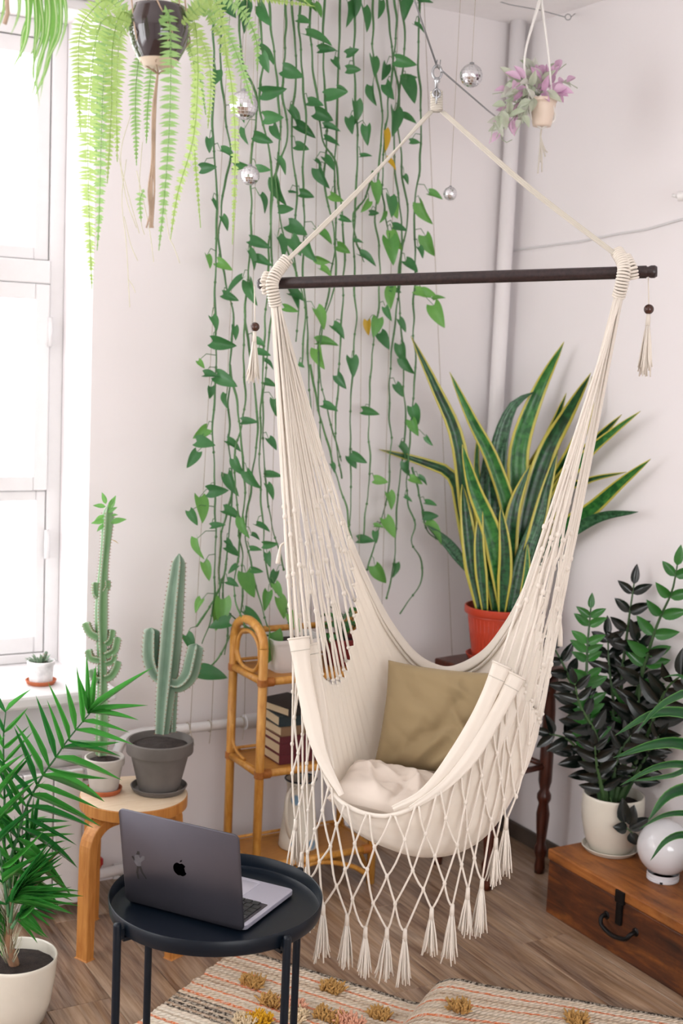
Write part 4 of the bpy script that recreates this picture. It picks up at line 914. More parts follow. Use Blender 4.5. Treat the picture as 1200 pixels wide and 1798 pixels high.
    for (x, y, dd, ax) in ((500, 462, 3.09, 757), (1086, 450, 2.85, 777)):
        E_ = P(x, y, dd); A_ = P(ax, 196, 2.99)
        for k in (-1, 0, 1): MB().tube(resample([E_ + U * k * 0.0035, E_.lerp(A_, .5) + U * (k * 0.0045 - 0.010), A_ + e1 * k * 0.004], 20), 0.0032, 6).build('suspension_rope', 'rope_dim', o)
    b = MB()
    for k in range(8):
        z = P(767, 162 + k * 4.3, 2.99); b.tube([z + e1 * (0.0125 * math.cos(a)) + sd * (0.009 * math.sin(a)) for a in [i * math.pi / 7 for i in range(15)]], 0.0032, 6)
    b.tube([P(767, 160, 2.99), P(767, 196, 2.99)], 0.011, 8); b.build('rope_wrap', 'rope_dim', o)
    def ring(c, rx, rz, r_, name):
        MB().tube([c + RGT * (rx * math.cos(a)) + UPV * (rz * math.sin(a)) for a in [i * math.pi / 12 for i in range(25)]], r_, 8).build(name, 'steel', o)
    ring(P(768, 127, 2.99), 0.0105, 0.0155, 0.0032, 'swivel_ring')
    MB().tube([P(768, 137, 2.985), P(768, 143, 2.985), P(767, 146, 2.985), P(767, 158, 2.985)], [.006, .0075, .004, .0035], 12).build('swivel_pin', 'steel', o)
    ring(P(767, 164, 2.975), 0.008, 0.0095, 0.0028, 'shackle')
    MB().tube([P(767, 152, 2.975), P(767, 182, 2.972)], 0.0022, 6).build('eye_bolt', 'steel', o)
    for dx in (2, 8): MB().tube([P(764 + dx, 120, 2.985), P(766 + dx, 105, 2.985)], 0.0012, 5).build('cable_end', 'cable', o)
    # net fringe with tassels under the front edge
    edge = resample([p for p in S[0][::4]] + [P(926, 1228, 2.83), P(943, 1270, 2.85)], 19)
    K = len(edge); lev = [[p + (CAM - p).normalized() * 0.012 for p in edge]]; drop = [0.066, 0.066, 0.066, 0.06]
    for l in range(4):
        pr = lev[-1]; row = []
        for i in range(len(pr) - 1):
            a = pr[i].lerp(pr[i + 1], 0.5 + rr(-.12, .12)); row.append(Vector((a.x, a.y, min(pr[i].z, pr[i + 1].z) * 0.6 + a.z * 0.4 - drop[l] * rr(0.75, 1.2))) + e1 * rr(-.006, .006))
        lev.append(row)
    for i in range(K):
        for sg in (0, -1):
            pts = [lev[0][i] + e1 * 0.004 * (1 if sg == 0 else -1)]; j = i
            for l in range(1, 5):
                j2 = j + (sg if l % 2 == 1 else (-1 - sg))
                if not (0 <= j2 < len(lev[l])): break
                A, B = pts[-1], lev[l][j2]; sag = 0.024 * rr(0.2, 1) if (i + l + sg) % 2 else 0.002
                for f in (0.25, 0.5, 0.75): pts.append(A.lerp(B, f) - U * sag * 4 * f * (1 - f) * 0.7)
                pts.append(B); j = j2
            if len(pts) < 3: continue
            b = MB().tube(pts, 0.0025, 6)
            if sg == 0:
                for q in pts[4::4]: b.ball(q, 0.0046, 7, 5, (1, 1, 1.4))
            b.build('fringe_cord', 'rope', o)
    def tassel(p, ln, sp=0.013, n=20, mat='rope'):
        b = MB()
        b.tube([p + U * 0.004, p - U * 0.022], [0.0045, 0.0055], 8)
        for k in range(n):
            a = rr(0, 2 * math.pi); r_ = sp * math.sqrt(rr(0, 1)); q = p + Vector((math.cos(a) * r_ * 0.3, math.sin(a) * r_ * 0.3, -0.018)); l2 = ln * rr(0.8, 1.05)
            b.tube([q, q + Vector((math.cos(a) * r_ * 0.6, math.sin(a) * r_ * 0.6, -l2 * 0.45)), q + Vector((math.cos(a) * r_ * 0.95, math.sin(a) * r_ * 0.95, -l2 * 0.8)), q + Vector((math.cos(a) * r_ * 1.3 + rr(-.003, .003), math.sin(a) * r_ * 1.3, -l2))], [0.0017, 0.002, 0.0021, 0.0016], 5)
        b.build('tassel', mat, o)
    for i, p in enumerate(lev[4]): tassel(p, rr(0.085, 0.115))
    # beaded tassels at the bar's ends
    for (x, y, dd, yb, yt) in ((447, 500, 3.12, 574, 668), (1139, 482, 2.85, 543, 655)):
        A_ = P(x, y, dd); Bd = P(x + 1, yb, dd); b = MB().tube([A_, Bd], 0.0016, 6); b.build('bead_cord', 'rope', o)
        MB().ball(Bd, 0.0112, 16, 12).build('bead', 'bead', o); tassel(Bd - U * 0.014, (P(x, yb, dd) - P(x, yt, dd)).length - 0.028, 0.011, 26)
    # cushions lying inside are things of their own
    e2 = Vector((-e1.y, e1.x, 0)).normalized(); h1 = Vector((e1.x, e1.y, 0)).normalized()
    def cushion(name, c, ex, ey, w, h, th, mat, lab, seed):
        ez = ex.cross(ey).normalized(); b = MB(); n = 56; rc = random.Random(int(seed * 10)); creases = [(rc.uniform(-.8, .8), rc.uniform(-.8, .8), rc.uniform(0, 3.1), rc.uniform(.05, .12), rc.uniform(-.012, .014)) for _ in range(16)]
        for sg in (1, -1):
            rows = []
            for i in range(n + 1):
                r_ = []
                for j in range(n + 1):
                    u, v = 2 * j / n - 1, 2 * i / n - 1; k = ((1 - u ** 4) * (1 - v ** 4)) ** 0.5
                    pin = 1 - 0.06 * (1 - abs(v) ** 2) * abs(u) ** 3; pin2 = 1 - 0.06 * (1 - abs(u) ** 2) * abs(v) ** 3
                    wr = 0.009 * noise.noise(Vector((u * 1.6 + seed, v * 1.6, seed))) + 0.012 * abs(noise.noise(Vector((u * 1.5 + v * 2.2 + seed, v * 1.6 - u, 4 + seed)))) - 0.004 * abs(math.sin(u * 9 + 3 * noise.noise(Vector((u * 2, v * 2, seed))))) * max(0, v)
                    for (lx, ly, la, lw, lh) in creases:
                        q = (u - lx) * math.sin(la) - (v - ly) * math.cos(la); al = (u - lx) * math.cos(la) + (v - ly) * math.sin(la); wr += lh * math.exp(-(q / lw) ** 2) * math.exp(-(al / 0.55) ** 2)
                    r_.append(c + ex * (u * w / 2 * pin) + ey * (v * h / 2 * pin2) + ez * sg * (th / 2 * k + wr * k))
                rows.append(r_)
            b.grid(rows if sg > 0 else [r_[::-1] for r_ in rows])
        ob = b.build(name, mat, None); tag(ob, lab, 'cushion'); return ob
    tilt = (U * 0.93 + e2 * 0.36).normalized()
    cushion('tan_cushion', P(770, 1264, 3.12), h1, tilt, 0.29, 0.262, 0.085, 'tan', 'tan linen cushion leaning against the back inside the hammock', 1.3)
    cushion('beige_cushion', P(692, 1392, 2.97), (h1 + Vector((0, 0, -0.10))).normalized(), (e2 + U * 0.10).normalized(), 0.262, 0.215, 0.075, 'beige', 'beige seat cushion lying flat in the hammock', 5.7)
hammock()
_a, _b = P(768, 117, 2.99), P(728, 0, 2.90); cb = MB().tube([_a + (_b - _a) * ((ZC - _a.z) / (_b.z - _a.z)), _b, _a], 0.0024, 6); cb.tube([P(768, 117, 2.99), P(856, 193, 3.6), P(893, 222, 4.2)], 0.0024, 6)
tag(cb.build('hanging_cable', 'cable'), 'grey steel cable the hammock chair hangs from', 'cable')

# ------------------------------------------------------------------ cacti on the stool, jar on the sill
def cactus_arm(path, rad, ribs, parent, mat, name='arm', amp=0.42, step=0.012):
    n = 40; cv = resample(path, n); rs = rad if callable(rad) else (lambda u: rad); seg = ribs * 6; b = MB(); t0 = (cv[1] - cv[0]).normalized(); x = t0.orthogonal().normalized(); val = []; rows = []
    th = []
    for i, p in enumerate(cv):
        t = (cv[min(i + 1, n - 1)] - cv[max(i - 1, 0)]).normalized(); x = (x - t * x.dot(t)).normalized(); y = t.cross(x); u = i / (n - 1); r_ = rs(u) * (1 if u < 0.94 else max(0.05, math.cos((u - 0.94) / 0.06 * math.pi / 2 * 0.97))); row = []
        for j in range(seg):
            a = 2 * math.pi * j / seg; k = (0.5 + 0.5 * math.cos(a * ribs)) ** 1.6; row.append(p + (x * math.cos(a) + y * math.sin(a)) * r_ * (1 - amp + amp * k)); val.append(k ** 4)
        rows.append(row)
    b.grid(rows, closed_u=True); b.f.append(tuple((n - 1) * seg + j for j in range(seg))); ob = b.build(name, mat, parent)
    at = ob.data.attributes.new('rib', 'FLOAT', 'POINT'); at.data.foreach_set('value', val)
    sp = MB(); L = sum((b_ - a).length for a, b_ in zip(cv, cv[1:])); m_ = max(4, int(L / step))
    for q in range(m_):
        f = q / m_ * (n - 2); i = int(f); p = cv[i].lerp(cv[i + 1], f - i)
        for k in range(ribs):
            e = rows[i][k * 6]; d = (e - cv[i]).normalized(); e = e + (cv[i + 1] - cv[i]) * (f - i); sp.ball(e, 0.0016, 5, 3); sp.tube([e, e + d * 0.005], [0.0008, 0.0002], 3)
    sp.build('spines', 'cork', ob)['kind'] = 'stuff'; return ob
def cacti():
    c = Vector((1.317, 3.235, SZ)); o = thing('grey_cactus_pot', c, 'stout branching cactus in a dark grey clay pot on the stool', 'cactus'); d0 = (c - CAM).dot(DIR)
    saucer(c, 0.079, 0.016, 'grey_clay', o); cz = c + Vector((0, 0, 0.0045)); b, ri = pot_lathe(cz, 0.056, 0.082, 0.142, 0.010, 0.035, 0.007); b.build('pot', 'grey_clay', o, autosm=40); soil(cz, ri - .004, 0.125, o)
    Q = lambda x, y, dd=0: P(x, y, d0 + dd)
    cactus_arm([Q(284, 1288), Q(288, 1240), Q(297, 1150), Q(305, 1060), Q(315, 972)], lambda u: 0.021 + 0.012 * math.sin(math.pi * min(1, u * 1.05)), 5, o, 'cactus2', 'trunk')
    cactus_arm([Q(290, 1195), Q(275, 1185), Q(265, 1160), Q(264, 1130), Q(266, 1102)], lambda u: 0.018 + 0.009 * math.sin(u * 2.6), 5, o, 'cactus2')
    cactus_arm([Q(296, 1200), Q(315, 1202), Q(332, 1185), Q(340, 1155), Q(345, 1130)], lambda u: 0.018 + 0.008 * math.sin(u * 2.6), 5, o, 'cactus2')
    cactus_arm([Q(300, 1285, .02), Q(302, 1240, .02), Q(304, 1205, .02)], 0.015, 5, o, 'cactus2')
    c = Vector((1.172, 3.278, SZ)); o = thing('slender_cactus_pot', c, 'tall slender cactus in a pale clay pot with terracotta saucer on the stool', 'cactus'); d0 = (c - CAM).dot(DIR)
    saucer(c, 0.050, 0.014, 'terra', o); cz = c + Vector((0, 0, 0.0045)); b, ri = pot_lathe(cz, 0.038, 0.050, 0.098, 0.004, 0.022, 0.005); b.build('pot', 'pale_clay', o, autosm=40); soil(cz, ri - .003, 0.085, o)
    Q = lambda x, y, dd=0: P(x, y, d0 + dd)
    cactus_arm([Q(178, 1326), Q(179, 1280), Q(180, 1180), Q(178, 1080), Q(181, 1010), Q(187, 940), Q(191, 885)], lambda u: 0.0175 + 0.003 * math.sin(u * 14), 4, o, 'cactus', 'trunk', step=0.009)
    for pts, r_ in (([(174, 1120), (160, 1112), (153, 1100), (151, 1092)], .008), ([(186, 1150), (200, 1142), (204, 1130), (206, 1118)], .008), ([(186, 1190), (196, 1185), (204, 1172), (207, 1160)], .008), ([(174, 1195), (166, 1190), (160, 1175)], .007), ([(186, 1130), (194, 1122), (197, 1105)], .007), ([(176, 1160), (160, 1155), (155, 1140)], .007), ([(176, 1050), (168, 1042), (167, 1022)], .006), ([(186, 1165), (198, 1160), (202, 1148)], .006), ([(182, 1040), (188, 1030), (188, 1018)], .006)):
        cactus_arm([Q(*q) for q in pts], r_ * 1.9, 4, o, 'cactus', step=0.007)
    lm = leafmesh('leaf', 'pothos_light', lambda u: 0.22 * math.sin(math.pi * u ** 0.8) + 0.01, 5)
    for (x, y, dx, dy) in ((186, 890, -22, -4), (184, 905, -18, 8), (190, 900, 14, -10), (186, 915, -26, 2), (194, 918, 26, -8), (192, 895, 10, -24), (186, 885, -6, -20), (196, 905, 10, -2), (184, 920, -14, 12), (192, 888, 6, -12)):
        A, B = Q(x, y, -.01), Q(x + dx, y + dy, -.02); inst('leaf', lm, o, A, B - A, (CAM - A).normalized() + Vector((0, 0, .5)), (B - A).length, (B - A).length * 0.9)
    lm = leafmesh('leaf', 'pothos_yellow', lambda u: 0.25 * math.sin(math.pi * u ** 0.8) + 0.01, 5); A = Q(196, 948); inst('leaf', lm, o, A, Q(208, 952) - A, UPV, px2m(14, d0), px2m(10, d0))
    p0 = onz(62, 1213, WZ0); c = Vector((p0.x, max(p0.y, YA - 0.03), WZ0)); c = Vector((1.105, YA + 0.02, WZ0)); o = thing('sill_succulent', c, 'tiny succulent in a speckled white jar on the window sill', 'plant')
    saucer(c, 0.046, 0.012, 'terra', o); cz = c + Vector((0, 0, 0.0045)); b, ri = pot_lathe(cz, 0.034, 0.037, 0.066, 0.003, 0.012, 0.003); b.build('jar', 'jar', o, autosm=40); soil(cz, ri - .002, 0.055, o)
    lm = leafmesh('leaf', 'succ', lambda u: 0.2 * math.sin(math.pi * min(1, u * .9 + .08)), 4, m=1)
    for k in range(46):
        a = rr(0, 6.28); r_ = rr(0, .03); q = cz + Vector((math.cos(a) * r_, math.sin(a) * r_, 0.056)); d = Vector((math.cos(a) * r_ * 25, math.sin(a) * r_ * 25, rr(.4, 1.0))); inst('leaf', lm, o, q, d, Vector((0, 0, 1)), rr(.016, .032), rr(.014, .022))
    cactus_arm([cz + Vector((0.004, 0, 0.055)), cz + Vector((0.010, 0, 0.075)), cz + Vector((0.016, 0, 0.092))], 0.005, 5, o, 'cactus2')
cacti()

# ------------------------------------------------------------------ palm in the white pot
strip = lambda u: 0.5 * (min(1, 0.25 + u * 3.2)) * (1 - u ** 2.2) + 0.004
def palm():
    c = onz(14, 1700, 0.0) ; c = Vector((0.835, 2.94, 0)); d0 = (c - CAM).dot(DIR); o = thing('potted_palm', c, 'feathery green palm in a white pot at the lower left', 'palm')
    pr = [(0.0, 0), (0.066, 0), (0.072, 0.004), (0.086, 0.05), (0.096, 0.11), (0.100, 0.155), (0.1005, 0.162), (0.098, 0.165), (0.095, 0.161), (0.094, 0.12)]
    MB().lathe(pr, c, 64).build('pot', 'cream', o); soil(c, 0.094, 0.136, o)
    me = [leafmesh('leaflet', 'palm', strip, 8, 0.25, 0.10, m=1), leafmesh('leaflet', 'palm2', strip, 8, 0.25, 0.16, m=1)]
    Q = lambda x, y, dd=0: P(x, y, d0 - .05 + dd)
    MB().tube(resample([c + Vector((0, 0, .13)), Q(14, 1650), Q(18, 1600), Q(20, 1560)], 12), [.012, .013, .013, .012, .011, .010, .009, .008, .008, .007, .006, .005], 8).build('trunk', 'cork', o)
    b = MB()
    for k in range(160):
        a = rr(0, 6.28); q = Q(17, rr(1560, 1690)) + Vector((math.cos(a), math.sin(a), 0)) * 0.010; b.tube([q, q + Vector((math.cos(a) * .02, math.sin(a) * .02, rr(.02, .06)))], [.0012, .0004], 3)
    b.build('fibres', 'pale_root', o)
    def frond(pts, n, la, ra, ln, u0=0.12, w=9, dd=0.0, k3=0.0):
        p3 = [Q(x, y, dd + k3 * i) for i, (x, y) in enumerate(pts)]; cv = resample(p3, 40); st = MB().tube(cv, [0.0042 * (1 - .75 * i / 39) + .0005 for i in range(40)], 7).build('frond', 'palm_stem', o)
        for j in range(n):
            u = u0 + (1 - u0) * j / (n - 1); i = min(39, int(u * 39)); q = cv[i]
            for angs in (la, ra):
                if angs is None: continue
                a = math.radians(angs[0] + (angs[1] - angs[0]) * u + rr(-9, 9)); l = px2m(ln, d0) * (0.55 + 0.55 * math.sin(math.pi * min(1, 0.2 + u * .7))) * rr(.85, 1.1); dz = rr(-.35, .35)
                d = RGT * math.cos(a) - UPV * math.sin(a) + DIR * dz; nn = (CAM - q).normalized() * 0.8 + UPV * rr(-.3, .6)
                inst('leaflet', me[rnd.random() < .35], st, q, d, nn, l, px2m(w, d0) * rr(.8, 1.2) / 0.9)
        return st
    frond([(20, 1600), (17, 1523), (29, 1474), (48, 1414), (73, 1365), (96, 1333), (120, 1298), (158, 1252), (215, 1205), (266, 1170)][:8], 17, (-150, -92), (52, 2), 116, 0.2, 9)
    q0, q1 = Q(156, 1253), Q(266, 1170); st = [x for x in o.children if x.name.startswith('frond')][0]
    for (x, y) in ((266, 1170), (258, 1236), (152, 1150), (135, 1180)): B = Q(x, y); inst('leaflet', me[0], st, q0, B - q0, (CAM - q0).normalized() + UPV * .3, (B - q0).length, px2m(10, d0))
    frond([(14, 1600), (8, 1500), (8, 1400), (6, 1300), (10, 1250)], 11, (-150, -110), (-20, -50), 80, 0.15, 7, 0.10)
    frond([(16, 1610), (0, 1500), (-25, 1400), (-40, 1320)], 9, (-160, -120), (-30, -60), 100, 0.1, 8, -.05)
    frond([(18, 1620), (22, 1590), (28, 1562)], 9, (-75, -40), (40, -12), 112, 0.6, 8, -.06)
    frond([(18, 1610), (30, 1540), (50, 1480), (62, 1440)], 10, (-130, -80), (-40, 0), 80, 0.2, 7, 0.10)
    frond([(14, 1620), (-10, 1570), (-40, 1530), (-70, 1520)], 10, (-150, -140), (100, 60), 90, 0.2, 10, .0)
    frond([(20, 1630), (40, 1600), (60, 1590)], 7, (-60, -20), (70, 20), 60, 0.3, 7, -.04)
palm()

# ------------------------------------------------------------------ hanging plants
def spider():
    c = P(40, -120, 2.1); c.z = min(c.z, ZC - 0.25); o = thing('spider_plant', c, 'hanging spider plant with striped leaves in the upper left corner', 'plant'); d0 = 2.1
    cz = c + Vector((0, 0, -0.02)); b, ri = pot_lathe(cz, 0.045, 0.06, 0.10, .003, .015); b.build('pot', 'pink_pot', o, autosm=40)
    top = cz + Vector((0, 0, .1))
    for a in (0, 2.1, 4.2): MB().tube([top + Vector((math.cos(a) * .06, math.sin(a) * .06, -.005)), Vector((c.x, c.y, ZC))], 0.0015, 5).build('hanger', 'cork_rope', o)
    L = [[(20, -60), (10, -10), (6, 20), (-6, 60)], [(45, -60), (50, 20), (42, 80), (12, 136)], [(60, -60), (72, 10), (75, 60), (58, 118), (62, 160)], [(80, -60), (82, 30), (74, 100), (48, 195)], [(95, -60), (106, 0), (104, 60), (82, 110), (70, 178)], [(100, -60), (115, 10), (114, 50), (97, 102)], [(55, -60), (62, 0), (64, 50), (60, 100), (60, 155)], [(70, -60), (86, 0), (84, 60), (64, 130), (70, 188)], [(30, -60), (34, 10), (28, 40), (18, 62)], [(50, -60), (52, 20), (40, 60), (36, 120)], [(90, -60), (96, 30), (90, 80), (78, 130), (54, 185)], [(10, -60), (-5, 0), (-10, 60), (-20, 120)], [(85, -60), (98, 20), (96, 60), (86, 90), (72, 150)], [(66, -60), (70, 40), (62, 80), (45, 110)]]
    for i, l in enumerate(L):
        dd = rr(-.05, .05); p3 = [top + Vector((rr(-.02, .02), rr(-.02, .02), -.01)), top + Vector((0, 0, .03)) + (P(*l[0], d0 + dd) - top) * .7] + [P(x, y, d0 + dd) for x, y in l]
        blade('leaf', 'spider', p3, px2m(rr(9, 14), d0), o, n=26, cup=.3, twist=rr(-1, 1), prof=lambda u: (0.4 + .6 * min(1, u * 2)) * (1 - u ** 3))
    MB().tube(resample([top, P(14, -20, d0 - .04), P(14, 30, d0 - .04), P(8, 42, d0 - .04)], 14), .0035, 6).build('runner', 'cork_rope', o)
spider()
def fern():
    d0 = 2.3; c = P(278, 118, d0); o = thing('hanging_fern', c, 'lush hanging fern in a dark glazed pot near the window', 'fern')
    pr = [(0.0, 0), (0.026, 0), (0.036, 0.012), (0.048, 0.035), (0.054, 0.060), (0.053, 0.080), (0.046, 0.098), (0.046, 0.104), (0.043, 0.104), (0.043, 0.095)]
    MB().lathe(pr[:3], c, 40).build('pot_base', 'pink_pot', o); MB().lathe(pr[2:], c, 40).build('pot', 'dark_glaze', o); soil(c, .042, .09, o)
    U = Vector((0, 0, 1)); hook = Vector((c.x, c.y, ZC))
    for k in range(5):
        a = k * 1.256 + .4; e = Vector((math.cos(a), math.sin(a), 0)); e2 = Vector((math.cos(a + .6), math.sin(a + .6), 0))
        MB().tube([c - U * .012, c + e * .030 + U * .005, c + e2 * .056 + U * .05, c + e * .050 + U * .11, hook], .0016, 5).build('hanger_cord', 'cork_rope', o)
    b = MB()
    for k in range(7):
        x = 272 + rr(-5, 5); b.tube(resample([c - U * .005, P(x, 190, d0), P(x + rr(-5, 5) - 3, 280, d0), P(x + rr(-5, 5) - 6, 340, d0), P(265 + rr(-8, 4), 400, d0)], 22), .0016, 5)
    b.build('twine_tail', 'cork_rope', o)
    for pts in ([(230, 200), (212, 270), (222, 350), (240, 400)], [(222, 280), (214, 350), (222, 430), (228, 540)], [(225, 490), (232, 500), (238, 514)], [(250, 250), (245, 320), (248, 390), (254, 412)], [(205, 265), (225, 340), (245, 410)], [(285, 320), (296, 410), (304, 430), (316, 462)], [(240, 300), (262, 400), (270, 460)], [(218, 380), (230, 430), (242, 458)]):
        MB().tube(resample([P(x, y, d0 + .03) for x, y in pts], 14), .0007, 4).build('runner', 'pale_root', o)
    FR = [([(228, 40), (185, 30), (165, 90), (155, 220), (156, 360), (162, 520)], 62, 0, -.04), ([(232, 45), (200, 40), (184, 110), (178, 240), (174, 380), (170, 450)], 52, 1, .02), ([(235, 45), (212, 60), (205, 160), (206, 290)], 40, 0, .06), ([(285, 40), (296, 20), (300, 90), (298, 210), (290, 330), (278, 450)], 46, 1, -.07), ([(318, 45), (340, 30), (348, 120), (340, 240), (312, 340), (298, 430)], 38, 0, -.02),
          ([(320, 50), (342, 120), (340, 230), (346, 320), (353, 408)], 20, 0, .03), ([(320, 42), (360, 10), (400, 60), (425, 120), (446, 190)], 44, 1, -.02), ([(318, 45), (360, 20), (395, 90), (410, 180), (413, 290), (408, 440)], 26, 0, .0), ([(245, 90), (238, 170), (240, 295)], 34, 1, .06), ([(268, 100), (260, 180), (257, 255)], 28, 1, .06), ([(225, 40), (190, 0), (160, 20), (140, 60), (138, 150), (142, 240)], 48, 0, .02), ([(325, 35), (380, -10), (425, 20), (450, 70), (452, 130)], 40, 1, .04),
          ([(252, 335), (246, 352), (248, 390)], 22, 1, .0), ([(315, 50), (338, 90), (352, 140), (362, 205)], 24, 1, .05), ([(225, 35), (200, -10), (180, 10), (172, 120), (168, 300)], 50, 1, .04), ([(322, 40), (370, 0), (390, 40), (400, 120)], 40, 0, -.05), ([(240, 40), (215, 20), (198, 80), (195, 200), (188, 330)], 46, 0, -.02), ([(325, 40), (350, 60), (370, 130), (365, 230)], 32, 0, .02), ([(300, 40), (330, -20), (420, -10), (480, 0), (560, 12)], 34, 0, .03), ([(320, 30), (400, -30), (500, -20), (552, 14)], 26, 0, .0)]
    for pts, w, mi, dd in FR:
        cv = resample([P(x, y, d0 + dd) for x, y in pts], 90); b = MB(); b.tube(cv[::3], .0009, 4); L = sum((q - p).length for p, q in zip(cv, cv[1:])); n = int(L / px2m(7.4, d0)); ww = px2m(w, d0) * .5
        for j in range(n):
            u = j / n; i = int(u * 88); p = cv[i]; t = (cv[i + 1] - cv[i]).normalized(); vw = (CAM - p).normalized(); s = t.cross(vw).normalized(); nn = s.cross(t); rot = .5 * math.sin(u * 3 + w)
            env = min(1, .35 + u * 4) * (1 - u ** 5) * (1 - .45 * u)
            if env < .06: continue
            for sg in (-1, 1):
                d = (s * math.cos(rot) + nn * math.sin(rot)) * sg + t * rr(.0, .28) + nn * rr(-.15, .15); d.normalize(); l = ww * env * rr(.85, 1.12); h = px2m(2.7, d0) * rr(.9, 1.15); y = t * h; k = len(b.v); bend = nn * rr(-.2, .1) * l
                b.v += [p - y * .5, p + d * l * .15 - y * 1.1, p + d * l * .55 - y * .8 + bend * .4, p + d * l + y * .3 + bend, p + d * l * .55 + y * .75 + bend * .4, p + d * l * .12 + y * 1.2]
                b.f += [(k, k + 1, k + 5), (k + 1, k + 2, k + 4, k + 5), (k + 2, k + 3, k + 4)]
        b.build('frond', 'fern2' if mi else 'fern', o, smooth=False)
fern()
def tradescantia():
    d0 = 3.55; c = P(952, 222, d0); o = thing('hanging_tradescantia', c, 'pink and green trailing plant in a hanging cup with white cord', 'plant'); U = Vector((0, 0, 1))
    b, ri = pot_lathe(c, .026, .036, .075, .001, .01, .003, 36); b.build('cup', 'pink_pot', o); soil(c, .032, .066, o)
    ap = P(950, -5, d0)
    for (x, y) in ((922, 120), (964, 120)):
        for k in (-1, 1): MB().tube(resample([ap + RGT * k * .002, P(x, y - 20, d0 - .02 * k), P(x + (8 if x < 940 else 6), 175, d0 - .03 * k), c + RGT * (.035 if x > 940 else -.03) + U * .02, c - U * .006], 20), .0032, 6).build('hanger_cord', 'white_rope', o)
    MB().tube([ap, Vector((ap.x, ap.y, ZC))], .005, 6).build('hanger_cord', 'white_rope', o)
    for (x, y) in ((945, 305), (952, 302), (958, 275), (962, 268), (950, 285)): MB().tube(resample([c - U * .004, P(950, 240, d0), P((x + 952) / 2, 262, d0), P(x, y, d0)], 12), .0022, 5).build('tail', 'rope_dim', o)
    me = [leafmesh('leaf', m_, lambda u: .5 * math.sin(math.pi * u ** .85) ** .9 + .01, 6, .2, .15) for m_ in ('trad', 'tradp', 'tradw')]
    T = P(946, 168, d0); stems = [[(920, 140), (890, 160), (865, 165)], [(910, 160), (885, 190), (868, 215), (862, 250)], [(925, 165), (900, 195), (880, 225), (885, 250), (900, 245)], [(940, 135), (930, 120), (915, 130)], [(965, 140), (985, 120), (995, 112)], [(965, 150), (995, 145), (1015, 155)], [(960, 160), (980, 160), (985, 175)], [(930, 180), (915, 215), (905, 235)], [(925, 150), (905, 140), (890, 150)], [(935, 165), (910, 180), (895, 190)], [(935, 150), (925, 175), (930, 200)], [(950, 140), (955, 130), (960, 125)], [(915, 190), (895, 215), (875, 235), (872, 242)]]
    for st in stems:
        dd = rr(-.06, .04); cv = resample([T] + [P(x, y, d0 + dd) for x, y in st], 14); so = MB().tube(cv, .0012, 5).build('stem', 'trad', o)
        for k in range(9):
            q = cv[2 + k + (k > 8)]; t = (cv[min(13, 3 + k)] - cv[1 + k]).normalized(); a = rr(0, 6.28); pv = t.orthogonal().normalized(); pv = pv * math.cos(a) + t.cross(pv) * math.sin(a)
            up = q.z > P(900, 165, d0).z; m_ = me[1] if rnd.random() < (.55 if up else .25) else me[rnd.choice((0, 2))]
            inst('leaf', m_, so, q, t * .6 + pv * .7 + U * .15, (CAM - q).normalized() + U * .5 + pv * .2, rr(.036, .056), rr(.018, .026))
tradescantia()

# ------------------------------------------------------------------ mirror balls
def disco(x, y, rpx, d, lab):
    c = P(x, y, d); r_ = px2m(rpx, d); o = thing('mirror_ball', c - Vector((0, 0, r_)), lab, 'mirror ball', 'small mirror balls hung on threads'); b = MB(); rows = 12
    for i in range(rows):
        t0, t1 = math.pi * i / rows, math.pi * (i + 1) / rows; n = max(4, int(round(2 * rows * math.sin((t0 + t1) / 2))))
        for j in range(n):
            a0, a1 = 2 * math.pi * j / n + .01 * i, 2 * math.pi * (j + 1) / n + .01 * i; k = len(b.v); g = .06; tl = (rr(-.03, .03), rr(-.03, .03))
            def sp(t, a): return Vector((math.sin(t) * math.cos(a), math.sin(t) * math.sin(a), math.cos(t)))
            ta, tb, aa, ab = t0 + (t1 - t0) * g, t1 - (t1 - t0) * g, a0 + (a1 - a0) * g, a1 - (a1 - a0) * g
            q = [sp(ta, aa), sp(tb, aa), sp(tb, ab), sp(ta, ab)]; b.v += [c + v * r_ * (1 + tl[0] * (m_ % 2) * .3 + tl[1] * (m_ // 2) * .3) for m_, v in enumerate(q)]; b.f.append((k, k + 1, k + 2, k + 3))
    b.build('mirror_tiles', 'mirror', o, smooth=False); MB().ball(c, r_ * .985, 24, 16).build('core', 'white_pot', o)
    MB().lathe([(r_ * .22, 0), (r_ * .2, r_ * .16), (r_ * .05, r_ * .22)], c + Vector((0, 0, r_ * .95)), 12).build('cap', 'steel', o)
    MB().tube([c + Vector((0, 0, r_ * 1.1)), Vector((c.x, c.y, ZC))], .0006, 4).build('thread', 'string', o)
disco(428, 185, 25, 3.3, 'largest mirror ball, half hidden by fern fronds'); disco(439, 308, 17, 3.42, 'mirror ball hanging among the vines left of the rope')
disco(828, 133, 20, 3.6, 'mirror ball hanging between the hook ring and the pink plant'); disco(791, 340, 12, 3.7, 'smallest mirror ball, below the sloping rope at the wall')

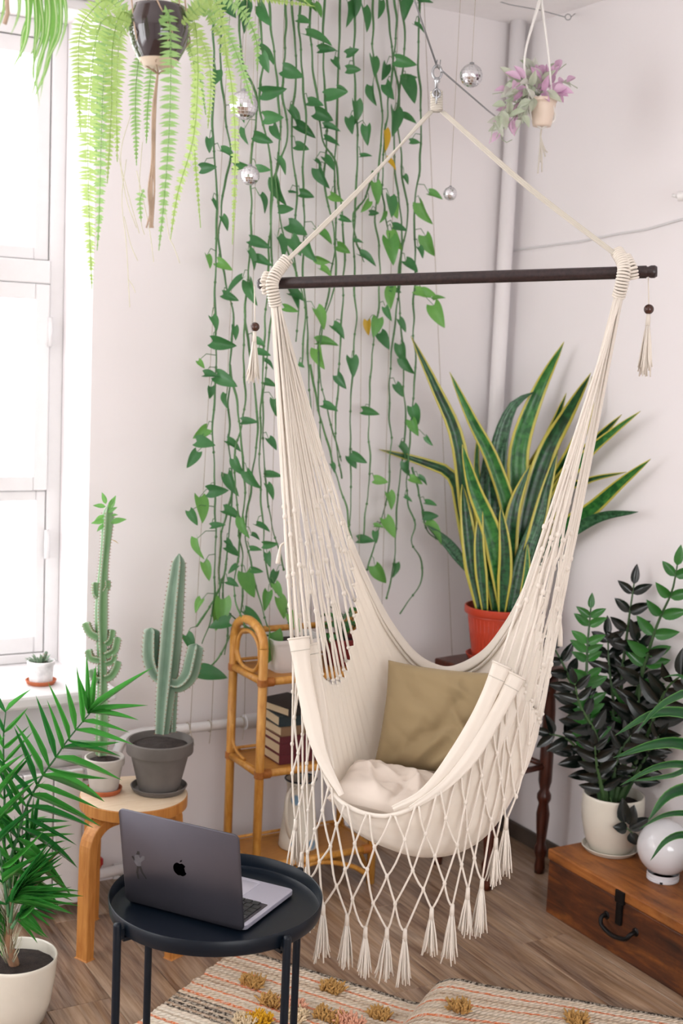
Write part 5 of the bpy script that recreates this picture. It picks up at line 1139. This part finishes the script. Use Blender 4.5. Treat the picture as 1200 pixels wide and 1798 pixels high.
# ------------------------------------------------------------------ pothos vines on the back wall
def pothos():
    c = Vector((1.80, 3.385, S3 + 0.010)); o = thing('potted_pothos', c, 'pothos with long vines climbing the back wall from a white planter', 'plant')
    b = MB(); wx, wy, h = .085, .055, .10                       # rounded rectangular planter
    def ringp(k, z):
        pts = []
        for (sx, sy, a0) in ((1, 1, 0), (-1, 1, 90), (-1, -1, 180), (1, -1, 270)):
            for q in range(5): a = math.radians(a0 + q * 22.5); pts.append(c + Vector(((wx * k - .02) * sx + .02 * math.cos(a), (wy * k - .012) * sy + .02 * math.sin(a), z)))
        return pts
    b.grid([ringp(.82, 0), ringp(.86, .01), ringp(.98, h - .012), ringp(1.04, h - .012), ringp(1.05, h), ringp(.99, h), ringp(.97, h - .02)], closed_u=True); b.f.append(tuple(range(20))[::-1]); b.build('planter', 'white_pot', o, autosm=40)
    b = MB(); b.grid([ringp(.85, -.004), ringp(.9, .008)], closed_u=True); b.build('tray', 'white_pot', o); b = MB(); b.v = ringp(.97, h - .018); b.f = [tuple(range(20))]; b.build('soil', 'soil', o, smooth=False)
    VN = [[(378, -20), (376, 90), (374, 240), (381, 330), (379, 450), (378, 560), (380, 640), (374, 760), (379, 900), (377, 1010), (372, 1080), (356, 1130)], [(392, -20), (388, 120), (398, 220), (406, 270), (392, 340), (384, 420), (398, 500), (410, 560), (404, 640), (402, 760), (408, 860), (400, 960), (394, 1060), (440, 1105), (480, 1118)],
          [(420, -20), (424, 100), (444, 150), (452, 190), (440, 290), (442, 400), (436, 480), (430, 560), (428, 640), (430, 720), (412, 800), (418, 900), (425, 980), (424, 1070), (405, 1115), (380, 1160), (340, 1190)], [(452, -20), (462, 110), (455, 180), (470, 250), (478, 310), (475, 400), (470, 500), (462, 640), (458, 740), (456, 820), (462, 920), (470, 1010), (500, 1060), (510, 1110)],
          [(503, -20), (500, 90), (497, 160), (505, 230), (490, 290), (477, 330), (476, 420), (480, 520), (470, 620), (462, 720), (466, 840), (480, 930), (500, 1000)], [(525, -20), (530, 130), (538, 210), (532, 300), (535, 380), (532, 480), (540, 560), (541, 640), (548, 740)], [(548, -20), (545, 60), (560, 200), (570, 250), (590, 290), (600, 370), (605, 460), (600, 560), (596, 640), (590, 760), (600, 840)],
          [(570, -20), (568, 120), (575, 220), (570, 320), (585, 400), (590, 490), (570, 560), (560, 640), (575, 720), (600, 810)], [(598, -20), (595, 100), (592, 200), (588, 300), (590, 400), (580, 500), (560, 600), (560, 700), (565, 800)], [(627, -20), (622, 60), (624, 160), (628, 260), (624, 360), (622, 460), (625, 560), (620, 640), (615, 760), (617, 860), (612, 950)],
          [(655, -20), (655, 60), (660, 130), (672, 200), (665, 300), (660, 380), (668, 480), (662, 560), (652, 640), (648, 760), (650, 820), (645, 880), (638, 940)], [(678, -20), (690, 100), (700, 160), (692, 240), (696, 320), (706, 400), (702, 500), (690, 600), (684, 680), (686, 780), (682, 860), (668, 920), (645, 1000)], [(700, -20), (712, 80), (700, 180), (706, 300), (716, 380), (700, 480), (704, 560), (710, 680), (712, 760), (700, 860), (695, 940), (690, 1000), (680, 1050)],
          [(738, -20), (735, 100), (740, 200), (738, 280), (728, 370), (730, 460), (726, 560), (730, 640), (724, 720), (718, 800), (716, 880), (730, 920), (722, 950), (742, 990), (735, 1030), (702, 1078)], [(690, -20), (696, 40), (690, 120), (680, 200), (672, 310), (680, 400), (690, 440)], [(510, -20), (520, 120), (512, 240), (522, 350), (515, 440), (525, 520), (520, 600)], [(470, -20), (480, 80), (492, 220), (486, 330), (500, 420), (520, 480), (536, 540), (530, 640)],
          [(430, 560), (445, 660), (452, 760), (440, 860), (432, 940), (450, 1030), (470, 1100)], [(404, 640), (420, 740), (430, 860), (420, 960), (412, 1040), (430, 1100)], [(724, 820), (735, 860), (750, 930), (775, 950)], [(408, 860), (390, 940), (385, 1040), (400, 1100), (395, 1150)], [(545, 640), (560, 720), (590, 830), (610, 900), (620, 960)], [(345, 1100), (372, 1060), (390, 1020), (400, 980)], [(655, 300), (640, 350), (620, 380), (628, 430), (640, 460)]]
    Y0 = YA - .05; vines = []
    for i, v in enumerate(VN):
        off = rr(.0, .09); pts = []
        for k, (x, y) in enumerate(v):
            yy = Y0 - off - .02 * math.sin(k * 1.7 + i)
            if y > 1020 and x > 395 and x < 520 and i in (1, 3, 4, 17, 18): yy = max(3.40, yy - (y - 1020) / 95 * .16)
            pts.append(ony(x, y, yy))
        cv = resample(pts, len(v) * 9); nn = len(cv); wob = [Vector((.006 * noise.noise(Vector((k * .22, i * 5, 0))), .004 * noise.noise(Vector((k * .2, i * 5, 9))), 0)) for k in range(nn)]
        cv = [p + w for p, w in zip(cv, wob)]; b = MB().tube(cv, [.0035 + .0006 * math.sin(k * .4) - .0012 * k / nn for k in range(nn)], 6)
        for k in range(4, nn, 7): b.ball(cv[k], .0048, 6, 4)
        vines.append([cv, b, []])
    Z2 = [(205,35,90,60),(285,45,80,80),(365,80,110,70),(540,95,60,20),(605,172,120,20),(640,220,70,0),(750,228,55,-20),(735,60,100,80),(810,85,100,75),(765,30,80,80),(870,45,80,90),(985,40,90,110),(1070,10,60,0),(1045,125,55,30),(375,245,110,45),(365,280,80,70),(490,325,90,25),(680,285,50,60),(405,405,100,0),(145,350,80,95),(845,300,90,80),(890,320,70,100),(755,305,60,0),(985,280,90,20),(1000,345,60,0),(1005,405,110,70),(835,420,80,90),(910,410,80,70),(680,415,90,-10),(590,458,70,15),(705,395,50,20),(405,520,80,5),(265,520,50,60),(625,510,80,20),(660,565,70,10),(500,520,90,50),(545,575,90,30),(415,590,80,70),(765,495,90,80),(740,555,70,80),(810,595,75,90),(935,545,110,85),(1000,525,70,30),(895,620,90,80,'y'),(1025,622,45,0),(660,620,70,20),(360,610,80,20),(275,600,70,90),(120,640,60,90),(205,675,70,20),(120,740,70,0),(260,730,60,10),(360,745,60,10),(440,730,70,50),(530,650,60,20),(600,715,40,40),(650,720,70,50),(615,785,90,70),(810,685,50,0),(920,720,60,40,'y'),(985,790,40,60),(855,850,90,80,'l'),(920,910,90,80),(935,930,70,80,'l'),(1115,860,60,20,'l'),(1065,940,100,70,'l'),(805,910,60,120,'l'),(880,955,50,100,'l'),(845,935,40,0),(425,845,110,80),(360,895,80,60),(490,845,40,0),(550,855,60,10),(680,870,60,30,'l'),(145,900,50,60),(190,980,60,60),(460,920,60,0),(510,1010,90,30),(630,1040,90,40,'l'),(720,965,50,20),(345,1070,90,20),(440,1085,90,60),(500,1085,80,60),(560,1110,90,75),(310,1140,80,60),(360,1150,70,20),(120,1150,60,70,'l'),(190,1170,70,30,'l'),(225,1255,100,140),(215,1305,70,20),(305,1290,100,80),(620,1145,60,20,'l'),(635,1195,60,30,'l'),(710,1095,60,30,'l'),(775,1060,40,0),(820,1140,80,30),(920,1110,110,80,'l'),(940,1060,100,70,'l'),(1085,1080,90,70,'l'),(1050,1110,50,60),(1010,1170,70,40),(960,1000,60,10),(1085,1290,60,20,'l'),(1130,1310,50,-20,'l'),(915,1310,90,100,'l'),(940,1275,50,10),(510,1300,70,20)]
    Z4 = [(195,220,60,60),(285,265,60,80),(235,310,100,15),(180,445,60,0),(250,475,100,30),(240,560,60,100),(175,525,50,90),(135,400,40,50,'l'),(395,305,50,30),(410,350,60,10),(435,400,50,30),(440,485,50,20),(460,590,70,80),(350,650,70,0),(130,705,70,140,'l'),(155,745,80,10),(95,820,80,120),(280,755,70,30),(450,750,60,50),(300,855,80,70),(360,910,90,60),(270,930,100,70),(210,955,80,0),(455,885,70,0),(440,960,70,60),(140,1040,110,75,'l'),(100,1075,70,60),(210,1105,60,-10),(275,1055,80,20),(325,1120,90,80,'l'),(410,1115,70,20),(375,1155,40,20),(125,1210,90,80,'l'),(260,1185,40,40),(440,1190,60,0),(375,1210,50,0),(275,1220,70,30),(430,1260,60,80),(160,1310,80,70,'l'),(380,1305,50,10),(270,1300,50,140),(450,1345,70,110),(475,1395,70,60,'l'),(275,1360,50,20),(345,1370,110,75,'l'),(420,1440,80,100,'l'),(490,1470,90,70,'l'),(225,1490,110,90,'l'),(210,1540,90,170),(120,1460,60,120,'l'),(660,200,90,60,'l'),(530,160,60,20,'l'),(545,110,90,60),(740,255,70,40),(690,305,90,0,'l'),(575,405,30,30),(655,380,90,80,'l'),(750,480,70,60),(705,590,70,20),(715,855,40,60),(900,240,80,100,'l'),(865,240,60,90,'y'),(955,180,60,70),(1020,230,60,60),(1175,195,110,70,'l'),(940,300,80,60),(1015,355,80,80),(1040,410,80,60),(800,415,80,80),(1005,515,60,60),(880,610,70,10),(1075,625,80,70),(1070,680,70,70,'l'),(1135,740,50,60),(1030,790,80,50),(830,815,70,30),(800,830,60,60),(1035,860,60,80),(925,910,60,10,'l'),(1080,910,60,20,'l'),(1110,910,50,30),(965,1000,70,70,'l'),(1045,990,40,30),(1145,1010,50,10),(1145,1065,60,0),(965,1120,90,60,'l'),(915,1110,40,0,'l'),(860,1170,70,0),(900,1160,50,90),(920,1325,90,60,'l'),(985,1305,60,90),(1160,1140,110,40,'l'),(1110,90,70,20,'l')]
    LV = [(320 + a[0] / 2.5, a[1] / 2.5, a[2] / 2.5, a[3], a[4] if len(a) > 4 else '') for a in Z2] + [(300 + a[0] / 2.5, 480 + a[1] / 2.5, a[2] / 2.5, a[3], a[4] if len(a) > 4 else '') for a in Z4]
    LV += [(474, 1142, 58, 92, 'l'), (450, 1092, 52, 40, ''), (375, 1183, 48, 8, ''), (384, 1085, 44, 95, 'l'), (335, 1130, 30, 60, ''), (520, 1095, 36, 60, 'l'), (428, 30, 46, 70, ''), (560, 20, 30, 60, 'l'), (540, 8, 40, 20, 'l')]
    def heart(u): return 0.5 * (max(0, math.sin(math.pi * (0.10 + 0.90 * u) ** 0.72)) ** 0.75) * (1 - .25 * u) * 0.92 + .004
    ms = {'': [leafmesh('leaf', 'pothos', heart, 9, .14, .16, .16), leafmesh('leaf', 'pothos', heart, 9, .28, .3, .16, wave=.02)], 'l': [leafmesh('leaf', 'pothos_light', heart, 9, .14, .16, .16), leafmesh('leaf', 'pothos_light', heart, 9, .3, .25, .16, wave=.02)], 'y': [leafmesh('leaf', 'pothos_yellow', heart, 9, .2, .2, .16)]}
    flat = [[ (p, (p - CAM)) for p in v[0]] for v in vines]
    proj = lambda p: (CX + F * (p - CAM).dot(RGT) / (p - CAM).dot(DIR), CY - F * (p - CAM).dot(UPV) / (p - CAM).dot(DIR))
    pv = [[proj(p) for p in v[0]] for v in vines]; todo = []
    for (x, y, s, a, k) in LV:
        s *= 1.05; ar = math.radians(a); bx, by = x - math.cos(ar) * s / 2, y - math.sin(ar) * s / 2
        best = min(((bx - q[0]) ** 2 + (by - 12 - q[1]) ** 2, vi, qi) for vi, l in enumerate(pv) for qi, q in enumerate(l)); vi, qi = best[1], best[2]; st = vines[vi][0][qi]; dd = (st - CAM).dot(DIR) - rr(.015, .06)
        B = P(bx, by, dd); d = RGT * math.cos(ar) - UPV * math.sin(ar) - DIR * rr(-.1, .45); L = px2m(s, dd)
        mid = st.lerp(B, .55) + Vector((0, 0, .012)) - DIR * .01; vines[vi][1].tube([st, mid, B], [.0014, .0012, .001], 5); vines[vi][2].append((B, d, L, k))
    for v in vines:
        vo = v[1].build('vine', 'vine', o)
        for (B, d, L, k) in v[2]:
            me = rnd.choice(ms[k]); inst('leaf', me, vo, B, d, (CAM - B).normalized() + RGT * rr(-1.3, 1.3) + UPV * rr(-.2, 1.1), L, L * rr(.6, .84))
pothos()
# second pot on the shelf's top board
def shelf_pot():
    c = Vector((1.965, 3.38, S3 + .010)); o = thing('shelf_begonia', c, 'small leafy plant in a dark red pot beside the white planter', 'plant'); b, ri = pot_lathe(c, .045, .058, .085, .004, .018); M['dark_red'] = simple('dark_red_plastic', '6E1F1E', .4); b.build('pot', 'dark_red', o, autosm=40); soil(c, ri, .072, o)
    me = [leafmesh('leaf', m_, lambda u: .5 * math.sin(math.pi * u ** .8) ** .8 + .01, 6, .2, .2) for m_ in ('pothos', 'zzg')]
    for k in range(26):
        a = rr(0, 6.28); h = rr(.02, .09); q = c + Vector((math.cos(a) * rr(.01, .07), math.sin(a) * rr(.01, .05), .075 + h)); st = MB().tube([c + Vector((math.cos(a) * .01, math.sin(a) * .01, .074)), q], .0013, 4).build('stem', 'zz_stem', o)
        inst('leaf', rnd.choice(me), st, q, Vector((math.cos(a), math.sin(a), rr(-.3, .4))), Vector((0, -.3, 1)), rr(.035, .055), rr(.025, .035))
shelf_pot()
# strings the vines climb, tied to the heating pipe
labs = ['leftmost jute string tied to the heating pipe behind the cactus', 'jute string tied to the pipe just left of the shelf post', 'jute string slanting down behind the shelf arch', 'jute string inside the densest vines on the wall', 'jute string behind the left rope bundle of the hammock', 'jute string just right of the left rope bundle', 'jute string under the middle of the dark bar', 'jute string left of the snake plant leaf tips', 'rightmost jute string beside the red pot']
for (xt, xb, yb), lab in zip([(405, 335, 1262), (430, 372, 1264), (455, 430, 1258), (500, 470, 1250), (560, 545, 1240), (598, 575, 1235), (640, 630, 1225), (700, 668, 1215), (745, 800, 1195)], labs):
    a = ony(xt, 0, YA - .06); k = ony(xb, yb, 3.56); a = a + (a - k) * ((ZC - a.z) / (a.z - k.z)); k.z = zp; k.y = 3.562
    b = MB().tube([a, k], .0009, 4); b.tube([k + Vector((0, .018 * (1 - math.cos(t)), .018 * math.sin(t))) for t in [i * .5 for i in range(13)]], .0011, 4); b.tube([k, k + Vector((rr(-.02, .02), -.004, -.05))], .0009, 4)
    tag(b.build('climbing_string', 'string'), lab, 'string', 'strings for the climbing vines')
